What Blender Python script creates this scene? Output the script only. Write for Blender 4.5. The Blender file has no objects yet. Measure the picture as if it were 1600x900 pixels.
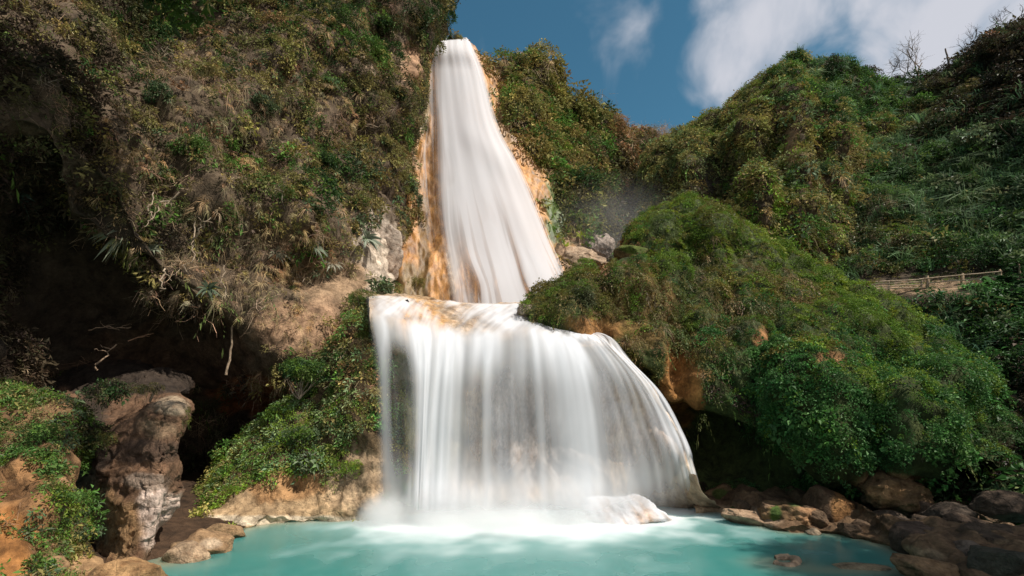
import bpy, math, random
import numpy as np
from math import radians, sin, cos, tan, pi

rng = np.random.default_rng(11)
random.seed(5)
scene = bpy.context.scene
COL = scene.collection

# ------------------------------------------------------------------ camera frame
F = 800.0
PITCH = radians(14.0)
CAM = np.array([0.0, 0.0, 5.0])
cp, sp = cos(PITCH), sin(PITCH)

def P(px, py, d):
    """world point seen at photograph position (px, py) at ground distance d"""
    a, b = px - 800.0, 450.0 - py
    fy, uz = F * cp - b * sp, b * cp + F * sp
    return CAM + np.array([a, fy, uz]) * (d / fy)

def PZ(px, py, z=0.0):
    a, b = px - 800.0, 450.0 - py
    fy, uz = F * cp - b * sp, b * cp + F * sp
    return CAM + np.array([a, fy, uz]) * ((z - CAM[2]) / uz)

def proj(V):
    r = V - CAM
    fwd = np.maximum(r[..., 1] * cp + r[..., 2] * sp, 0.01)
    up = r[..., 2] * cp - r[..., 1] * sp
    return 800 + F * r[..., 0] / fwd, 450 - F * up / fwd

# ------------------------------------------------------------------ noise
_perm = np.random.default_rng(3).permutation(256)
_perm = np.concatenate([_perm, _perm, _perm])
_g = np.random.default_rng(4).normal(size=(256, 3)); _g /= np.linalg.norm(_g, axis=1)[:, None]

def perlin(p):
    p = np.asarray(p, float)
    i = np.floor(p).astype(int); f = p - i
    i &= 255
    u = f * f * f * (f * (f * 6 - 15) + 10)
    out = 0
    for dx in (0, 1):
        wx = u[..., 0] if dx else 1 - u[..., 0]
        for dy in (0, 1):
            wy = u[..., 1] if dy else 1 - u[..., 1]
            for dz in (0, 1):
                wz = u[..., 2] if dz else 1 - u[..., 2]
                h = _perm[_perm[_perm[i[..., 0] + dx] + i[..., 1] + dy] + i[..., 2] + dz]
                g = _g[h]
                out = out + wx * wy * wz * (g[..., 0] * (f[..., 0] - dx) + g[..., 1] * (f[..., 1] - dy) + g[..., 2] * (f[..., 2] - dz))
    return out * 1.5

def fbm(p, octv=4, gain=.5, lac=2.03):
    s, a, q = 0, 1.0, np.asarray(p, float)
    for k in range(octv):
        s = s + a * perlin(q + 17.3 * k); a *= gain; q = q * lac
    return s

def sm(a, b, x):
    t = np.clip((x - a) / (b - a), 0, 1)
    return t * t * (3 - 2 * t)

def unit(v):
    return v / np.maximum(np.linalg.norm(v, axis=-1, keepdims=True), 1e-9)

# ------------------------------------------------------------------ mesh helpers
def mk(name, V, Q, mat, parent=None, fcol=None, vattr=None, vcol=None, smooth=True):
    """one mesh object from arrays; Q may hold quads (n,4) or a list of tuples"""
    me = bpy.data.meshes.new(name)
    V = np.ascontiguousarray(V, dtype=np.float32)
    if isinstance(Q, np.ndarray):
        Q = Q.astype(np.int32); n, k = Q.shape
        me.vertices.add(len(V)); me.vertices.foreach_set('co', V.ravel())
        me.loops.add(n * k); me.loops.foreach_set('vertex_index', Q.ravel())
        me.polygons.add(n)
        me.polygons.foreach_set('loop_start', np.arange(0, n * k, k, dtype=np.int32))
        me.polygons.foreach_set('loop_total', np.full(n, k, dtype=np.int32))
    else:
        me.from_pydata(V.tolist(), [], Q)
    me.update(calc_edges=True)
    np_ = len(me.polygons)
    me.polygons.foreach_set('use_smooth', np.full(np_, smooth, dtype=bool))
    def put(nm, typ, dom, arr):
        at = me.attributes.new(nm, typ, dom)
        at.data.foreach_set('color' if 'COLOR' in typ else 'value', np.ascontiguousarray(arr, dtype=np.float32).ravel())
    if fcol is not None:
        put('col', 'FLOAT_COLOR', 'FACE', np.hstack([fcol, np.ones((len(fcol), 1))]))
    if vcol is not None:
        put('col', 'FLOAT_COLOR', 'POINT', np.hstack([vcol, np.ones((len(vcol), 1))]))
    for k, a in (vattr or {}).items():
        put(k, 'FLOAT', 'POINT', a)
    me.materials.append(mat)
    o = bpy.data.objects.new(name, me); COL.objects.link(o)
    if parent is not None:
        o.parent = parent
    return o

def tag(o, label=None, cat=None, group=None, kind=None):
    if label: o['label'] = label
    if cat: o['category'] = cat
    if group: o['group'] = group
    if kind: o['kind'] = kind
    return o

def empty(name, loc):
    o = bpy.data.objects.new(name, None); COL.objects.link(o); o.location = loc
    return o

def cr(C, n, axis):
    """Catmull-Rom resampling of a control grid along one axis"""
    C = np.moveaxis(np.asarray(C, float), axis, 0)
    m = len(C)
    E = np.concatenate([2 * C[:1] - C[1:2], C, 2 * C[-1:] - C[-2:-1]])
    t = np.linspace(0, m - 1, n); k = np.minimum(t.astype(int), m - 2)
    f = (t - k).reshape((-1,) + (1,) * (C.ndim - 1))
    p0, p1, p2, p3 = E[k], E[k + 1], E[k + 2], E[k + 3]
    R = .5 * (2 * p1 + (p2 - p0) * f + (2 * p0 - 5 * p1 + 4 * p2 - p3) * f * f + (3 * p1 - p0 - 3 * p2 + p3) * f ** 3)
    return np.moveaxis(R, 0, axis)

def grid_q(nv, nu):
    a = np.arange(nv * nu).reshape(nv, nu)
    return np.stack([a[:-1, :-1], a[:-1, 1:], a[1:, 1:], a[1:, :-1]], -1).reshape(-1, 4)

def grid_n(G):
    du = np.gradient(G, axis=1); dv = np.gradient(G, axis=0)
    return unit(np.cross(du, dv))

def rows(*R):
    """control grid: entries are (px,py,d) or ready world points (np arrays)"""
    return np.array([[e if isinstance(e, np.ndarray) else P(*e) for e in r] for r in R])

def loft(C, nv, nu, disp, seed=0, flip=None, bumps=(), ampv=None):
    G = cr(cr(C, nv, 0), nu, 1)
    N = grid_n(G)
    vis = np.sum(N * (CAM - G), -1)
    s = 1 if np.sum(vis) > 0 else -1
    if flip is not None: s = s * flip
    N = N * s
    h = 0
    for (wl, amp, octv, stretch) in disp:
        q = G / wl * np.array([1, 1, 1.0 / stretch]) + seed * 13.7
        if octv < 0:                       # rounded lumps with creases between them
            h = h + amp * (1.1 * np.sqrt(np.abs(perlin(q)) + .02) + .45 * np.sqrt(np.abs(perlin(q * 2.1 + 5)) + .02) - .75)
        else:
            h = h + amp * fbm(q, octv)
    if ampv is not None:
        h = h * np.interp(np.linspace(0, 1, nv), *ampv)[:, None]
    if len(bumps):                              # single bulges (+) and hollows (-)
        px, py = proj(G); wn = .3 * fbm(G / 2.5 + 3.3, 2)
        for (x, y, rx, ry, am) in bumps:
            h = h + am * np.exp(-(((px - x) / rx) ** 2 + ((py - y) / ry) ** 2) * (1 + wn))
    G = G + N * h[..., None]
    N = grid_n(G) * s
    Q = grid_q(nv, nu)
    if s < 0: Q = Q[:, ::-1]
    return G, N, Q

# ------------------------------------------------------------------ materials
def nt(name):
    m = bpy.data.materials.new(name); m.use_nodes = True
    t = m.node_tree; t.nodes.clear()
    return m, t, t.nodes, t.links

def node(ns, typ, **kw):
    n = ns.new(typ)
    for k, v in kw.items():
        if k == 'inp':
            for kk, vv in v.items(): n.inputs[kk].default_value = vv
        else:
            setattr(n, k, v)
    return n

def mat_leaf(name, trans=.3, rough=.55, spec=.25):
    m, t, ns, L = nt(name)
    at = node(ns, 'ShaderNodeAttribute', attribute_name='col')
    oi = node(ns, 'ShaderNodeObjectInfo')
    mx = node(ns, 'ShaderNodeMix', data_type='RGBA', blend_type='MULTIPLY', inp={0: 1.0})
    L.new(at.outputs['Color'], mx.inputs[6]); L.new(oi.outputs['Color'], mx.inputs[7])
    bs = node(ns, 'ShaderNodeBsdfPrincipled', inp={'Roughness': rough, 'Specular IOR Level': spec})
    tr = node(ns, 'ShaderNodeBsdfTranslucent')
    L.new(mx.outputs[2], bs.inputs['Base Color']); L.new(mx.outputs[2], tr.inputs['Color'])
    ms = node(ns, 'ShaderNodeMixShader', inp={0: trans})
    L.new(bs.outputs[0], ms.inputs[1]); L.new(tr.outputs[0], ms.inputs[2])
    o = node(ns, 'ShaderNodeOutputMaterial'); L.new(ms.outputs[0], o.inputs[0])
    return m

def mat_rock(name, base=None, c2=(.5, .5, .5), scale=1.0, bump=.6, rough=.85, dist=.15, wet=0.0, stretch=1.0):
    """base colour from the 'col' attribute (or a fixed colour) broken up by noise at three sizes, with bump"""
    m, t, ns, L = nt(name)
    geo = node(ns, 'ShaderNodeNewGeometry')
    mp = node(ns, 'ShaderNodeMapping', inp={'Scale': (scale, scale, scale / stretch)})
    L.new(geo.outputs['Position'], mp.inputs[0])
    n1 = node(ns, 'ShaderNodeTexNoise', inp={'Scale': .9, 'Detail': 8, 'Roughness': .65, 'Distortion': .4})
    n2 = node(ns, 'ShaderNodeTexNoise', inp={'Scale': 6.5, 'Detail': 9, 'Roughness': .74})
    vo = node(ns, 'ShaderNodeTexVoronoi', feature='DISTANCE_TO_EDGE', inp={'Scale': 1.3, 'Randomness': 1.0})
    for n in (n1, n2, vo): L.new(mp.outputs[0], n.inputs['Vector'])
    if base is None:
        at = node(ns, 'ShaderNodeAttribute', attribute_name='col'); bc = at.outputs['Color']
    else:
        rg = node(ns, 'ShaderNodeRGB'); rg.outputs[0].default_value = (*base, 1); bc = rg.outputs[0]
    r1 = node(ns, 'ShaderNodeMapRange', inp={1: .32, 2: .68, 3: .45, 4: 1.45})
    L.new(n1.outputs[0], r1.inputs[0])
    r2 = node(ns, 'ShaderNodeMapRange', inp={1: .3, 2: .7, 3: .6, 4: 1.35})
    L.new(n2.outputs[0], r2.inputs[0])
    mu = node(ns, 'ShaderNodeMath', operation='MULTIPLY'); L.new(r1.outputs[0], mu.inputs[0]); L.new(r2.outputs[0], mu.inputs[1])
    sc = node(ns, 'ShaderNodeVectorMath', operation='SCALE'); L.new(bc, sc.inputs[0]); L.new(mu.outputs[0], sc.inputs['Scale'])
    n3 = node(ns, 'ShaderNodeTexNoise', inp={'Scale': 2.2, 'Detail': 4}); L.new(mp.outputs[0], n3.inputs['Vector'])
    r3 = node(ns, 'ShaderNodeMapRange', inp={1: .5, 2: .68, 3: 0, 4: .75}); L.new(n3.outputs[0], r3.inputs[0])
    mx = node(ns, 'ShaderNodeMix', data_type='RGBA', inp={7: (*c2, 1)}, blend_type='MULTIPLY')
    L.new(r3.outputs[0], mx.inputs[0]); L.new(sc.outputs[0], mx.inputs[6])
    hs = node(ns, 'ShaderNodeMath', operation='MULTIPLY_ADD', inp={1: .5}); L.new(n2.outputs[0], hs.inputs[0]); L.new(n1.outputs[0], hs.inputs[2])
    cr_ = node(ns, 'ShaderNodeMapRange', inp={1: 0.0, 2: .06, 3: -.35, 4: 0.0}); L.new(vo.outputs['Distance'], cr_.inputs[0])
    h2 = node(ns, 'ShaderNodeMath', operation='ADD'); L.new(hs.outputs[0], h2.inputs[0]); L.new(cr_.outputs[0], h2.inputs[1]); cr_.inputs[3].default_value = -.10
    bp = node(ns, 'ShaderNodeBump', inp={'Strength': bump, 'Distance': dist}); L.new(h2.outputs[0], bp.inputs['Height'])
    bs = node(ns, 'ShaderNodeBsdfPrincipled', inp={'Roughness': rough, 'Specular IOR Level': .25 + wet})
    L.new(mx.outputs[2], bs.inputs['Base Color']); L.new(bp.outputs[0], bs.inputs['Normal'])
    o = node(ns, 'ShaderNodeOutputMaterial'); L.new(bs.outputs[0], o.inputs[0])
    return m
# ------------------------------------------------------------------ landforms
M_soil = mat_rock('soil_and_rock', None, (.45, .42, .38), 1.0, .8, .9, .25)
M_trav = mat_rock('travertine', None, (.6, .45, .3), 1.0, .5, .55, .12, .2, stretch=2.5)

def W(p, dx=0, dy=0, dz=0):
    return P(*p) + np.array([dx, dy, dz], float)

LAND = {}

def add_land(name, C, nv, nu, disp, seed, mat, colf, label, cat, flip=None, bumps=(), ampv=None):
    G, N, Q = loft(C, nv, nu, disp, seed, flip, bumps, ampv)
    V = G.reshape(-1, 3); Nv = N.reshape(-1, 3)
    px, py = proj(V)
    col = colf(V, Nv, px, py)
    o = mk(name, V, Q, mat, vcol=col)
    tag(o, label, cat, kind='structure')
    LAND[name] = (V, Q, Nv)
    return o

def flat(c):
    c = np.array(c, float)
    return lambda V, N, px, py: np.repeat(c[None], len(V), 0)

def patches(base, *sp_):
    """base colour with patches (px,py,rx,ry,colour): stains, bare earth and some painted shade"""
    base = np.array(base, float)
    def f(V, N, px, py):
        c = np.repeat(base[None], len(V), 0)
        w = fbm(V / 1.6, 4)
        for (x, y, rx, ry, cc) in sp_:
            d = np.sqrt(((px - x) / rx) ** 2 + ((py - y) / ry) ** 2) + .35 * w
            k = sm(1.15, .75, d)[:, None]
            c = c * (1 - k) + np.array(cc, float) * k
        return c
    return f

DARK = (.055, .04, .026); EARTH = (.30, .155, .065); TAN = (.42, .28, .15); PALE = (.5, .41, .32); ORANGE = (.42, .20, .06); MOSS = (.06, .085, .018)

# upper left cliff: overhanging brow, shaded recess and cave below it
lipL = [(-420, 235, 16.2), (-150, 215, 18.7), (70, 215, 22.8), (200, 375, 27), (320, 468, 31)]
C = rows(
    [(-420, -420, 20), (-150, -420, 24), (60, -420, 30), (200, -420, 35), (340, -400, 41), (470, -380, 46), (580, -330, 51), (700, -260, 56), (760, -200, 66)],
    [(-420, -60, 18), (-150, -60, 21), (60, -60, 27), (200, -60, 32), (340, -60, 38), (470, -60, 43), (580, -60, 49), (690, -60, 54), (712, -60, 64)],
    [(-420, 60, 17), (-150, 50, 20), (60, 50, 25), (200, 60, 31), (340, 60, 36), (470, 60, 41.5), (570, 60, 47), (668, 50, 54), (680, 50, 63)],
    [(-420, 140, 16.5), (-150, 120, 19), (65, 110, 24), (190, 150, 29), (340, 150, 34), (470, 150, 39), (565, 150, 45), (642, 150, 52), (655, 150, 60)],
    [(-420, 180, 16), (-150, 160, 18.5), (65, 150, 23), (190, 245, 28), (340, 250, 32.5), (470, 250, 37), (550, 255, 43), (612, 250, 49.5), (630, 250, 57)],
    [(-420, 215, 16), (-150, 190, 18.5), (70, 185, 22.5), (195, 330, 27), (330, 350, 31.3), (460, 345, 35.5), (545, 355, 41), (606, 350, 47), (625, 350, 55)],
    lipL + [(430, 470, 34.3), (530, 440, 39), (600, 430, 45), (625, 430, 53)],
    [W(p, -2.6, 4.5, -.6) for p in lipL] + [(425, 555, 33.3), (520, 520, 36.2), (590, 475, 42), (620, 475, 50)],
    [W(lipL[0], -3, 5, -5), W(lipL[1], -3, 5, -5), (60, 540, 31), (170, 580, 35), (280, 590, 38), (412, 620, 38), (520, 600, 37), (590, 600, 42), (620, 600, 50)],
    [W(lipL[0], 0, 6, -8), W(lipL[1], 0, 6, -8), (60, 660, 32), (170, 660, 36), (280, 655, 39), (412, 655, 41), (520, 680, 40), (590, 700, 44), (620, 700, 50)],
    [W(lipL[0], 0, 8, -14), W(lipL[1], 0, 8, -14), (60, 770, 34), (170, 765, 39), (280, 760, 41), (412, 760, 43), (520, 770, 42), (590, 770, 44), (620, 770, 50)])
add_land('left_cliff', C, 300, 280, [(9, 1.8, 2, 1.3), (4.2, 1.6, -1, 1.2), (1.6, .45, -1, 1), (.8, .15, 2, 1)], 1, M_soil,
         patches((.115, .082, .052), (120, 480, 190, 170, DARK), (590, 400, 45, 70, PALE), (520, 450, 60, 50, (.3, .2, .12)), (250, 600, 170, 90, (.1, .06, .035)), (390, 620, 60, 30, (.3, .11, .04)),  # the dark patch over the recess paints in its shade
                 (640, 100, 25, 40, (.4, .24, .14)), (600, 90, 30, 40, (.35, .25, .17)), (480, 515, 90, 45, (.32, .2, .12))),
         'steep left cliff with an overhanging brushy brow above a shaded recess', 'cliff', ampv=([0, .5, .6, .7, 1], [1, 1, .55, .35, .6]),
         bumps=[(385, 235, 42, 38, -2.6), (472, 425, 36, 20, -2.2), (300, 165, 70, 55, 1.6), (450, 330, 70, 50, 1.4), (530, 60, 60, 50, 1.5), (595, 150, 40, 40, 1.2), (250, 20, 60, 40, -1.6), (330, 320, 60, 45, 1.2),
                (540, 215, 40, 25, -1.6), (420, 90, 50, 40, 1.3), (430, 190, 30, 50, -1.2), (505, 475, 60, 40, 1.0), (180, 200, 40, 70, 1.0), (570, 260, 30, 40, 1.0), (600, 60, 18, 60, -1.4)])

# low outcrop at the left edge, earth and plants
C = rows(
    [(-300, 560, 25), (-100, 590, 25), (0, 612, 25), (60, 625, 24.5), (120, 655, 24), (165, 720, 23)],
    [(-300, 600, 20), (-100, 615, 20), (0, 630, 20.5), (60, 640, 20.5), (100, 660, 20.5), (116, 745, 20.5)],
    [(-300, 760, 17), (-100, 760, 17), (0, 740, 17.8), (60, 740, 18), (98, 762, 18.8), (130, 845, 19)],
    [(-300, 900, 14), (-100, 900, 14.5), (0, 850, 15.8), (80, 845, 16.5), (128, 868, 17.4), (190, 896, 18.3)],
    [(-300, 1100, 12), (-100, 1100, 12), (0, 1050, 13), (90, 1000, 13.8), (170, 965, 15.2), (225, 930, 17.4)],
    [(-300, 1200, 12), (-100, 1200, 12), (0, 1150, 13), (90, 1100, 13.8), (190, 1040, 15.2), (250, 960, 17.6)])
add_land('left_outcrop', C, 120, 140, [(3, .7, 3, 1), (.9, .28, 3, 1)], 2, M_soil,
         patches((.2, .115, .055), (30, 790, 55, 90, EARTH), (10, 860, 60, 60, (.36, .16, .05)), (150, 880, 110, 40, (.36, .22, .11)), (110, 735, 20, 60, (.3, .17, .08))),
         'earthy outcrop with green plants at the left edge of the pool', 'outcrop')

# bank left of the lower fall: green slope over tan travertine at the water
C = rows(
    [(285, 800, 33), (330, 740, 34), (410, 660, 36), (490, 600, 38), (550, 520, 38), (640, 500, 38)],
    [(298, 822, 28.5), (342, 775, 29), (415, 675, 31), (490, 600, 32.4), (556, 500, 32), (600, 478, 33)],
    [(290, 838, 26.5), (352, 792, 27.4), (430, 725, 28.8), (510, 670, 29.8), (570, 590, 29.7), (620, 590, 31.2)],
    [(280, 850, 24), (360, 806, 26.6), (440, 765, 27.6), (520, 740, 28.2), (582, 700, 28.2), (640, 700, 30)],
    [PZ(262, 868, .1), PZ(345, 828, .1), PZ(450, 814, .12), PZ(540, 810, .1), PZ(596, 806, .1), PZ(660, 800, .1)],
    [PZ(270, 885, -.4), PZ(355, 838, -.4), PZ(450, 824, -.4), PZ(545, 818, -.4), PZ(600, 812, -.4), PZ(660, 806, -.4)],
    [PZ(280, 900, -1.5), PZ(365, 850, -1.5), PZ(450, 834, -1.5), PZ(545, 828, -1.5), PZ(600, 822, -1.5), PZ(660, 816, -1.5)])
add_land('left_bank', C, 170, 200, [(3, .55, 3, 1.2), (1.0, .28, 3, 1), (.35, .07, 2, 1)], 3, M_soil,
         patches((.12, .08, .04), (430, 800, 190, 50, (.40, .27, .15)), (450, 760, 60, 30, (.36, .2, .09)), (560, 760, 50, 60, (.40, .28, .17)), (300, 850, 60, 40, (.34, .22, .12)), (450, 814, 200, 9, (.55, .45, .32))),
         'green bank over tan rock beside the lower waterfall', 'bank')

# travertine dome that the lower fall runs over
C = rows(
    [(555, 455, 46), (620, 462, 46), (690, 470, 47), (760, 477, 47), (830, 477, 47), (890, 495, 44), (930, 520, 41), (960, 560, 39)],
    [(573, 466, 34), (632, 468, 36), (695, 474, 38), (760, 480, 38), (825, 480, 37), (880, 520, 34), (940, 528, 33), (975, 545, 33)],
    [(576, 478, 31.5), (645, 492, 32.5), (700, 500, 33), (760, 503, 33), (838, 505, 33), (890, 530, 32), (945, 532, 31.5), (1005, 585, 31.5)],
    [(578, 500, 30.2), (650, 522, 30.5), (705, 532, 30.5), (765, 530, 30.2), (850, 528, 30.2), (905, 540, 30), (960, 548, 29.8), (1042, 640, 29.4)],
    [(588, 560, 31.5), (655, 580, 32), (705, 590, 32.4), (765, 590, 32.4), (850, 590, 32.4), (920, 590, 31.8), (990, 610, 30.6), (1078, 710, 28.3)],
    [(590, 700, 31), (655, 700, 31.8), (705, 700, 32), (765, 700, 32), (850, 700, 31.8), (940, 700, 31), (1015, 690, 29.6), (1098, 770, 27.6)],
    [PZ(590, 796, .2), PZ(655, 794, .2), PZ(705, 792, .2), PZ(765, 792, .2), PZ(850, 792, .2), PZ(940, 790, .2), PZ(1030, 786, .2), PZ(1128, 796, .1)],
    [PZ(590, 806, -1), PZ(655, 804, -1), PZ(705, 802, -1), PZ(765, 802, -1), PZ(850, 802, -1), PZ(940, 800, -1), PZ(1040, 796, -1), PZ(1135, 806, -1)])
add_land('travertine_ledge', C, 220, 260, [(4, .3, 2, 1.6), (.9, .16, 3, 3.0), (.3, .04, 2, 2)], 4, M_trav,
         patches((.40, .29, .19), (690, 640, 40, 120, (.3, .25, .16)), (630, 640, 25, 100, (.22, .2, .09)), (660, 510, 40, 50, (.46, .26, .10)), (1060, 650, 40, 120, (.55, .4, .25)),
                 (1020, 700, 50, 70, (.3, .22, .16)), (860, 650, 120, 110, (.34, .28, .24)), (860, 525, 16, 14, (.4, .27, .1)), (940, 537, 40, 12, (.5, .36, .22))),
         'rounded tan travertine ledge carrying the lower waterfall', 'rock ledge')

# rock face of the upper fall
C = rows(
    [(630, 30, 68), (662, 62, 70), (690, 72, 72), (715, 72, 72), (738, 74, 72), (758, 92, 70), (790, 120, 70)],
    [(630, 70, 62), (655, 80, 60.5), (685, 76, 61), (710, 74, 61), (736, 82, 61), (754, 104, 61.5), (785, 135, 65)],
    [(625, 180, 58.5), (650, 180, 57.3), (690, 180, 58), (725, 180, 58), (762, 180, 58.5), (788, 200, 59.5), (820, 220, 63)],
    [(600, 280, 54.5), (640, 280, 54), (690, 280, 55), (740, 280, 55.2), (797, 280, 55.5), (838, 290, 56.5), (872, 300, 60)],
    [(595, 380, 51), (645, 380, 51), (700, 380, 52), (760, 380, 52), (832, 380, 52.5), (884, 380, 53.5), (922, 390, 57)],
    [(590, 480, 48), (650, 480, 48.5), (705, 480, 49), (770, 490, 49), (850, 490, 49.5), (912, 470, 50.5), (962, 450, 53)],
    [(590, 560, 47), (650, 560, 47.5), (705, 560, 48), (770, 560, 48), (850, 560, 48.5), (912, 540, 49.5), (962, 520, 52)])
add_land('fall_rock_face', C, 260, 200, [(6, .8, 2, 2.5), (1.6, .45, 3, 5.0), (.5, .10, 2, 4)], 5, M_trav,
         patches((.46, .23, .075), (708, 350, 10, 150, (.52, .38, .25)), (640, 350, 12, 120, (.36, .17, .05)), (662, 400, 10, 110, (.16, .09, .03)), (640, 450, 30, 40, (.2, .13, .05)), (660, 150, 14, 60, (.3, .22, .12)),
                 (880, 330, 26, 70, (.08, .12, .02)), (915, 400, 30, 30, (.42, .25, .12)), (790, 220, 14, 80, (.33, .19, .08))),
         'tall orange rock face streaked by the upper waterfall', 'rock face')

# back cliff right of the upper fall
cr1 = [(700, 58, 64), (738, 84, 65), (775, 104, 66), (812, 104, 68), (850, 96, 69.5), (872, 138, 71), (915, 168, 75), (962, 192, 80), (1010, 208, 86), (1060, 215, 92), (1130, 215, 98)]
C = rows(
    [W((a, b + 30, c), 0, 9, -1) for a, b, c in cr1],
    cr1,
    [(730, 120, 63.7), (757, 140, 63.5), (790, 150, 63.5), (825, 155, 65), (858, 160, 66.3), (890, 190, 68), (930, 215, 72), (970, 235, 77), (1010, 250, 82), (1060, 260, 88), (1130, 260, 94)],
    [(770, 220, 60.5), (792, 235, 60.5), (820, 240, 60.7), (850, 248, 61.3), (880, 255, 63), (915, 270, 65.5), (945, 285, 68.5), (975, 295, 73), (1010, 300, 78), (1060, 300, 84), (1130, 300, 90)],
    [(828, 320, 57), (848, 330, 56.7), (868, 334, 57), (890, 335, 58), (915, 340, 60), (940, 345, 63), (960, 350, 66), (985, 350, 70), (1015, 350, 75), (1060, 345, 80), (1130, 340, 86)],
    [(870, 420, 53), (885, 420, 53), (905, 420, 54), (925, 420, 55), (943, 420, 57), (960, 420, 60), (980, 415, 64), (1000, 405, 68), (1030, 400, 72), (1070, 390, 77), (1130, 380, 82)],
    [(870, 540, 50), (890, 540, 50), (910, 540, 51), (930, 540, 52), (950, 540, 54), (970, 530, 56), (990, 520, 58), (1010, 510, 61), (1040, 500, 64), (1080, 490, 68), (1130, 470, 72)])
add_land('back_cliff', C, 170, 230, [(9, 2.0, 2, 1.6), (5, 2.0, -1, 1.8), (2, .5, -1, 1.2)], 6, M_soil,
         patches((.075, .055, .028), (905, 400, 40, 40, (.42, .28, .18)), (850, 290, 16, 60, (.34, .21, .1)), (780, 170, 12, 60, (.3, .18, .08)), (940, 385, 30, 25, (.38, .3, .24))),
         'green and brown cliff rising behind the upper waterfall', 'cliff')

# rounded hill in the middle distance
cr2 = [(1000, 275, 72), (1040, 226, 69), (1095, 192, 66), (1150, 156, 64), (1195, 128, 63), (1240, 108, 63), (1290, 112, 64.5), (1345, 135, 67), (1410, 160, 70)]
C = rows(
    [W((a, b + 20, c), 0, 12, -1) for a, b, c in cr2],
    cr2,
    [(1000, 310, 67), (1042, 265, 63), (1095, 230, 60), (1150, 190, 58), (1205, 152, 56.5), (1250, 150, 56.5), (1300, 162, 57), (1350, 178, 59), (1415, 195, 62)],
    [(1000, 345, 62), (1040, 305, 58), (1095, 272, 55), (1150, 250, 52.5), (1210, 230, 51.5), (1260, 230, 51.5), (1310, 242, 53), (1355, 252, 56), (1415, 265, 59)],
    [(1000, 385, 58), (1040, 345, 54), (1090, 322, 51), (1150, 312, 48.5), (1210, 310, 48), (1265, 312, 48.5), (1310, 322, 50.5), (1350, 335, 53.5), (1405, 345, 57)],
    [(1000, 430, 55), (1040, 405, 51), (1090, 400, 48.5), (1150, 400, 46), (1215, 392, 45.5), (1270, 392, 46), (1310, 402, 48.5), (1350, 412, 51), (1400, 415, 54)],
    [(1000, 540, 52), (1040, 540, 49), (1090, 540, 46), (1150, 540, 43.5), (1215, 530, 43), (1270, 520, 43.5), (1310, 510, 46), (1350, 500, 48), (1400, 500, 51)])
add_land('middle_hill', C, 170, 220, [(8, 1.3, 2, 1.2), (5, 2.6, -1, 3.0), (1.8, .6, -1, 1.2)], 7, M_soil,
         patches((.08, .055, .03), (1235, 230, 14, 60, (.34, .2, .1)), (1275, 250, 12, 50, (.36, .21, .12)), (1110, 300, 30, 60, (.05, .04, .03))),  # the dark patch paints shade onto the hill's left flank
         'rounded overgrown hill with brown gullies beyond the mossy mound', 'hill',
         bumps=[(1240, 250, 17, 120, 2.6), (1300, 230, 18, 95, 2.0), (1180, 300, 20, 95, 2.0), (1207, 275, 13, 80, -2.8), (1268, 270, 11, 75, -2.4), (1118, 312, 30, 65, -3.6), (1335, 300, 13, 60, -2.6), (1150, 215, 34, 14, 1.0), (1225, 165, 26, 10, -1.0), (1085, 260, 14, 55, 1.6), (1145, 300, 10, 60, -1.2), (1320, 200, 9, 50, -1.2)])

# right hillside, with the path shelf, and the bank below the fence
C = rows(
    [(1280, 160, 84), (1340, 155, 82), (1400, 165, 80), (1450, 160, 78), (1500, 140, 75), (1560, 110, 72), (1620, 90, 68), (1720, 50, 62), (1900, 0, 54)],
    [(1280, 140, 73), (1340, 132, 71), (1400, 140, 69), (1450, 132, 67), (1500, 105, 64), (1560, 70, 60), (1620, 42, 57), (1720, -10, 52), (1900, -80, 45)],
    [(1290, 185, 67), (1340, 182, 65), (1400, 182, 62.5), (1450, 180, 60), (1510, 165, 57), (1570, 150, 54), (1640, 130, 50), (1750, 100, 45), (1950, 40, 38)],
    [(1300, 260, 59), (1345, 260, 57.5), (1400, 260, 55.5), (1455, 260, 54), (1515, 255, 51.5), (1580, 250, 48.5), (1660, 240, 45), (1780, 220, 40), (2000, 190, 33)],
    [(1310, 350, 52), (1350, 350, 51), (1405, 350, 49.5), (1460, 350, 48), (1525, 345, 46), (1595, 340, 43.5), (1680, 330, 40), (1810, 320, 35), (2050, 300, 28)],
    [(1315, 442, 46.5), (1355, 440, 45.5), (1410, 438, 44.3), (1465, 430, 43), (1530, 425, 41.5), (1605, 418, 39.5), (1700, 410, 36), (1850, 400, 31), (2100, 380, 25)],
    [(1315, 462, 44), (1355, 460, 43), (1410, 456, 42), (1470, 450, 40.5), (1540, 443, 39), (1620, 434, 37), (1720, 424, 34), (1880, 410, 29), (2130, 390, 23)],
    [(1320, 545, 41), (1360, 545, 40), (1415, 530, 39), (1480, 520, 37.5), (1550, 508, 36), (1640, 500, 33.5), (1740, 490, 31), (1900, 480, 26), (2150, 470, 21)],
    [(1325, 640, 37.5), (1365, 640, 36.8), (1420, 630, 36), (1490, 622, 34.5), (1570, 610, 32.5), (1660, 600, 30), (1770, 590, 27), (1930, 580, 22), (2170, 570, 18)],
    [(1330, 760, 33.5), (1370, 760, 33), (1430, 755, 32), (1500, 750, 30), (1590, 745, 27.5), (1690, 740, 24.5), (1800, 730, 21), (1960, 720, 17), (2200, 700, 14)],
    [(1330, 860, 32), (1370, 860, 31.5), (1430, 855, 30), (1500, 850, 28), (1590, 845, 25.5), (1690, 840, 22.5), (1800, 830, 19), (1960, 820, 15), (2200, 800, 12)])
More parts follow.
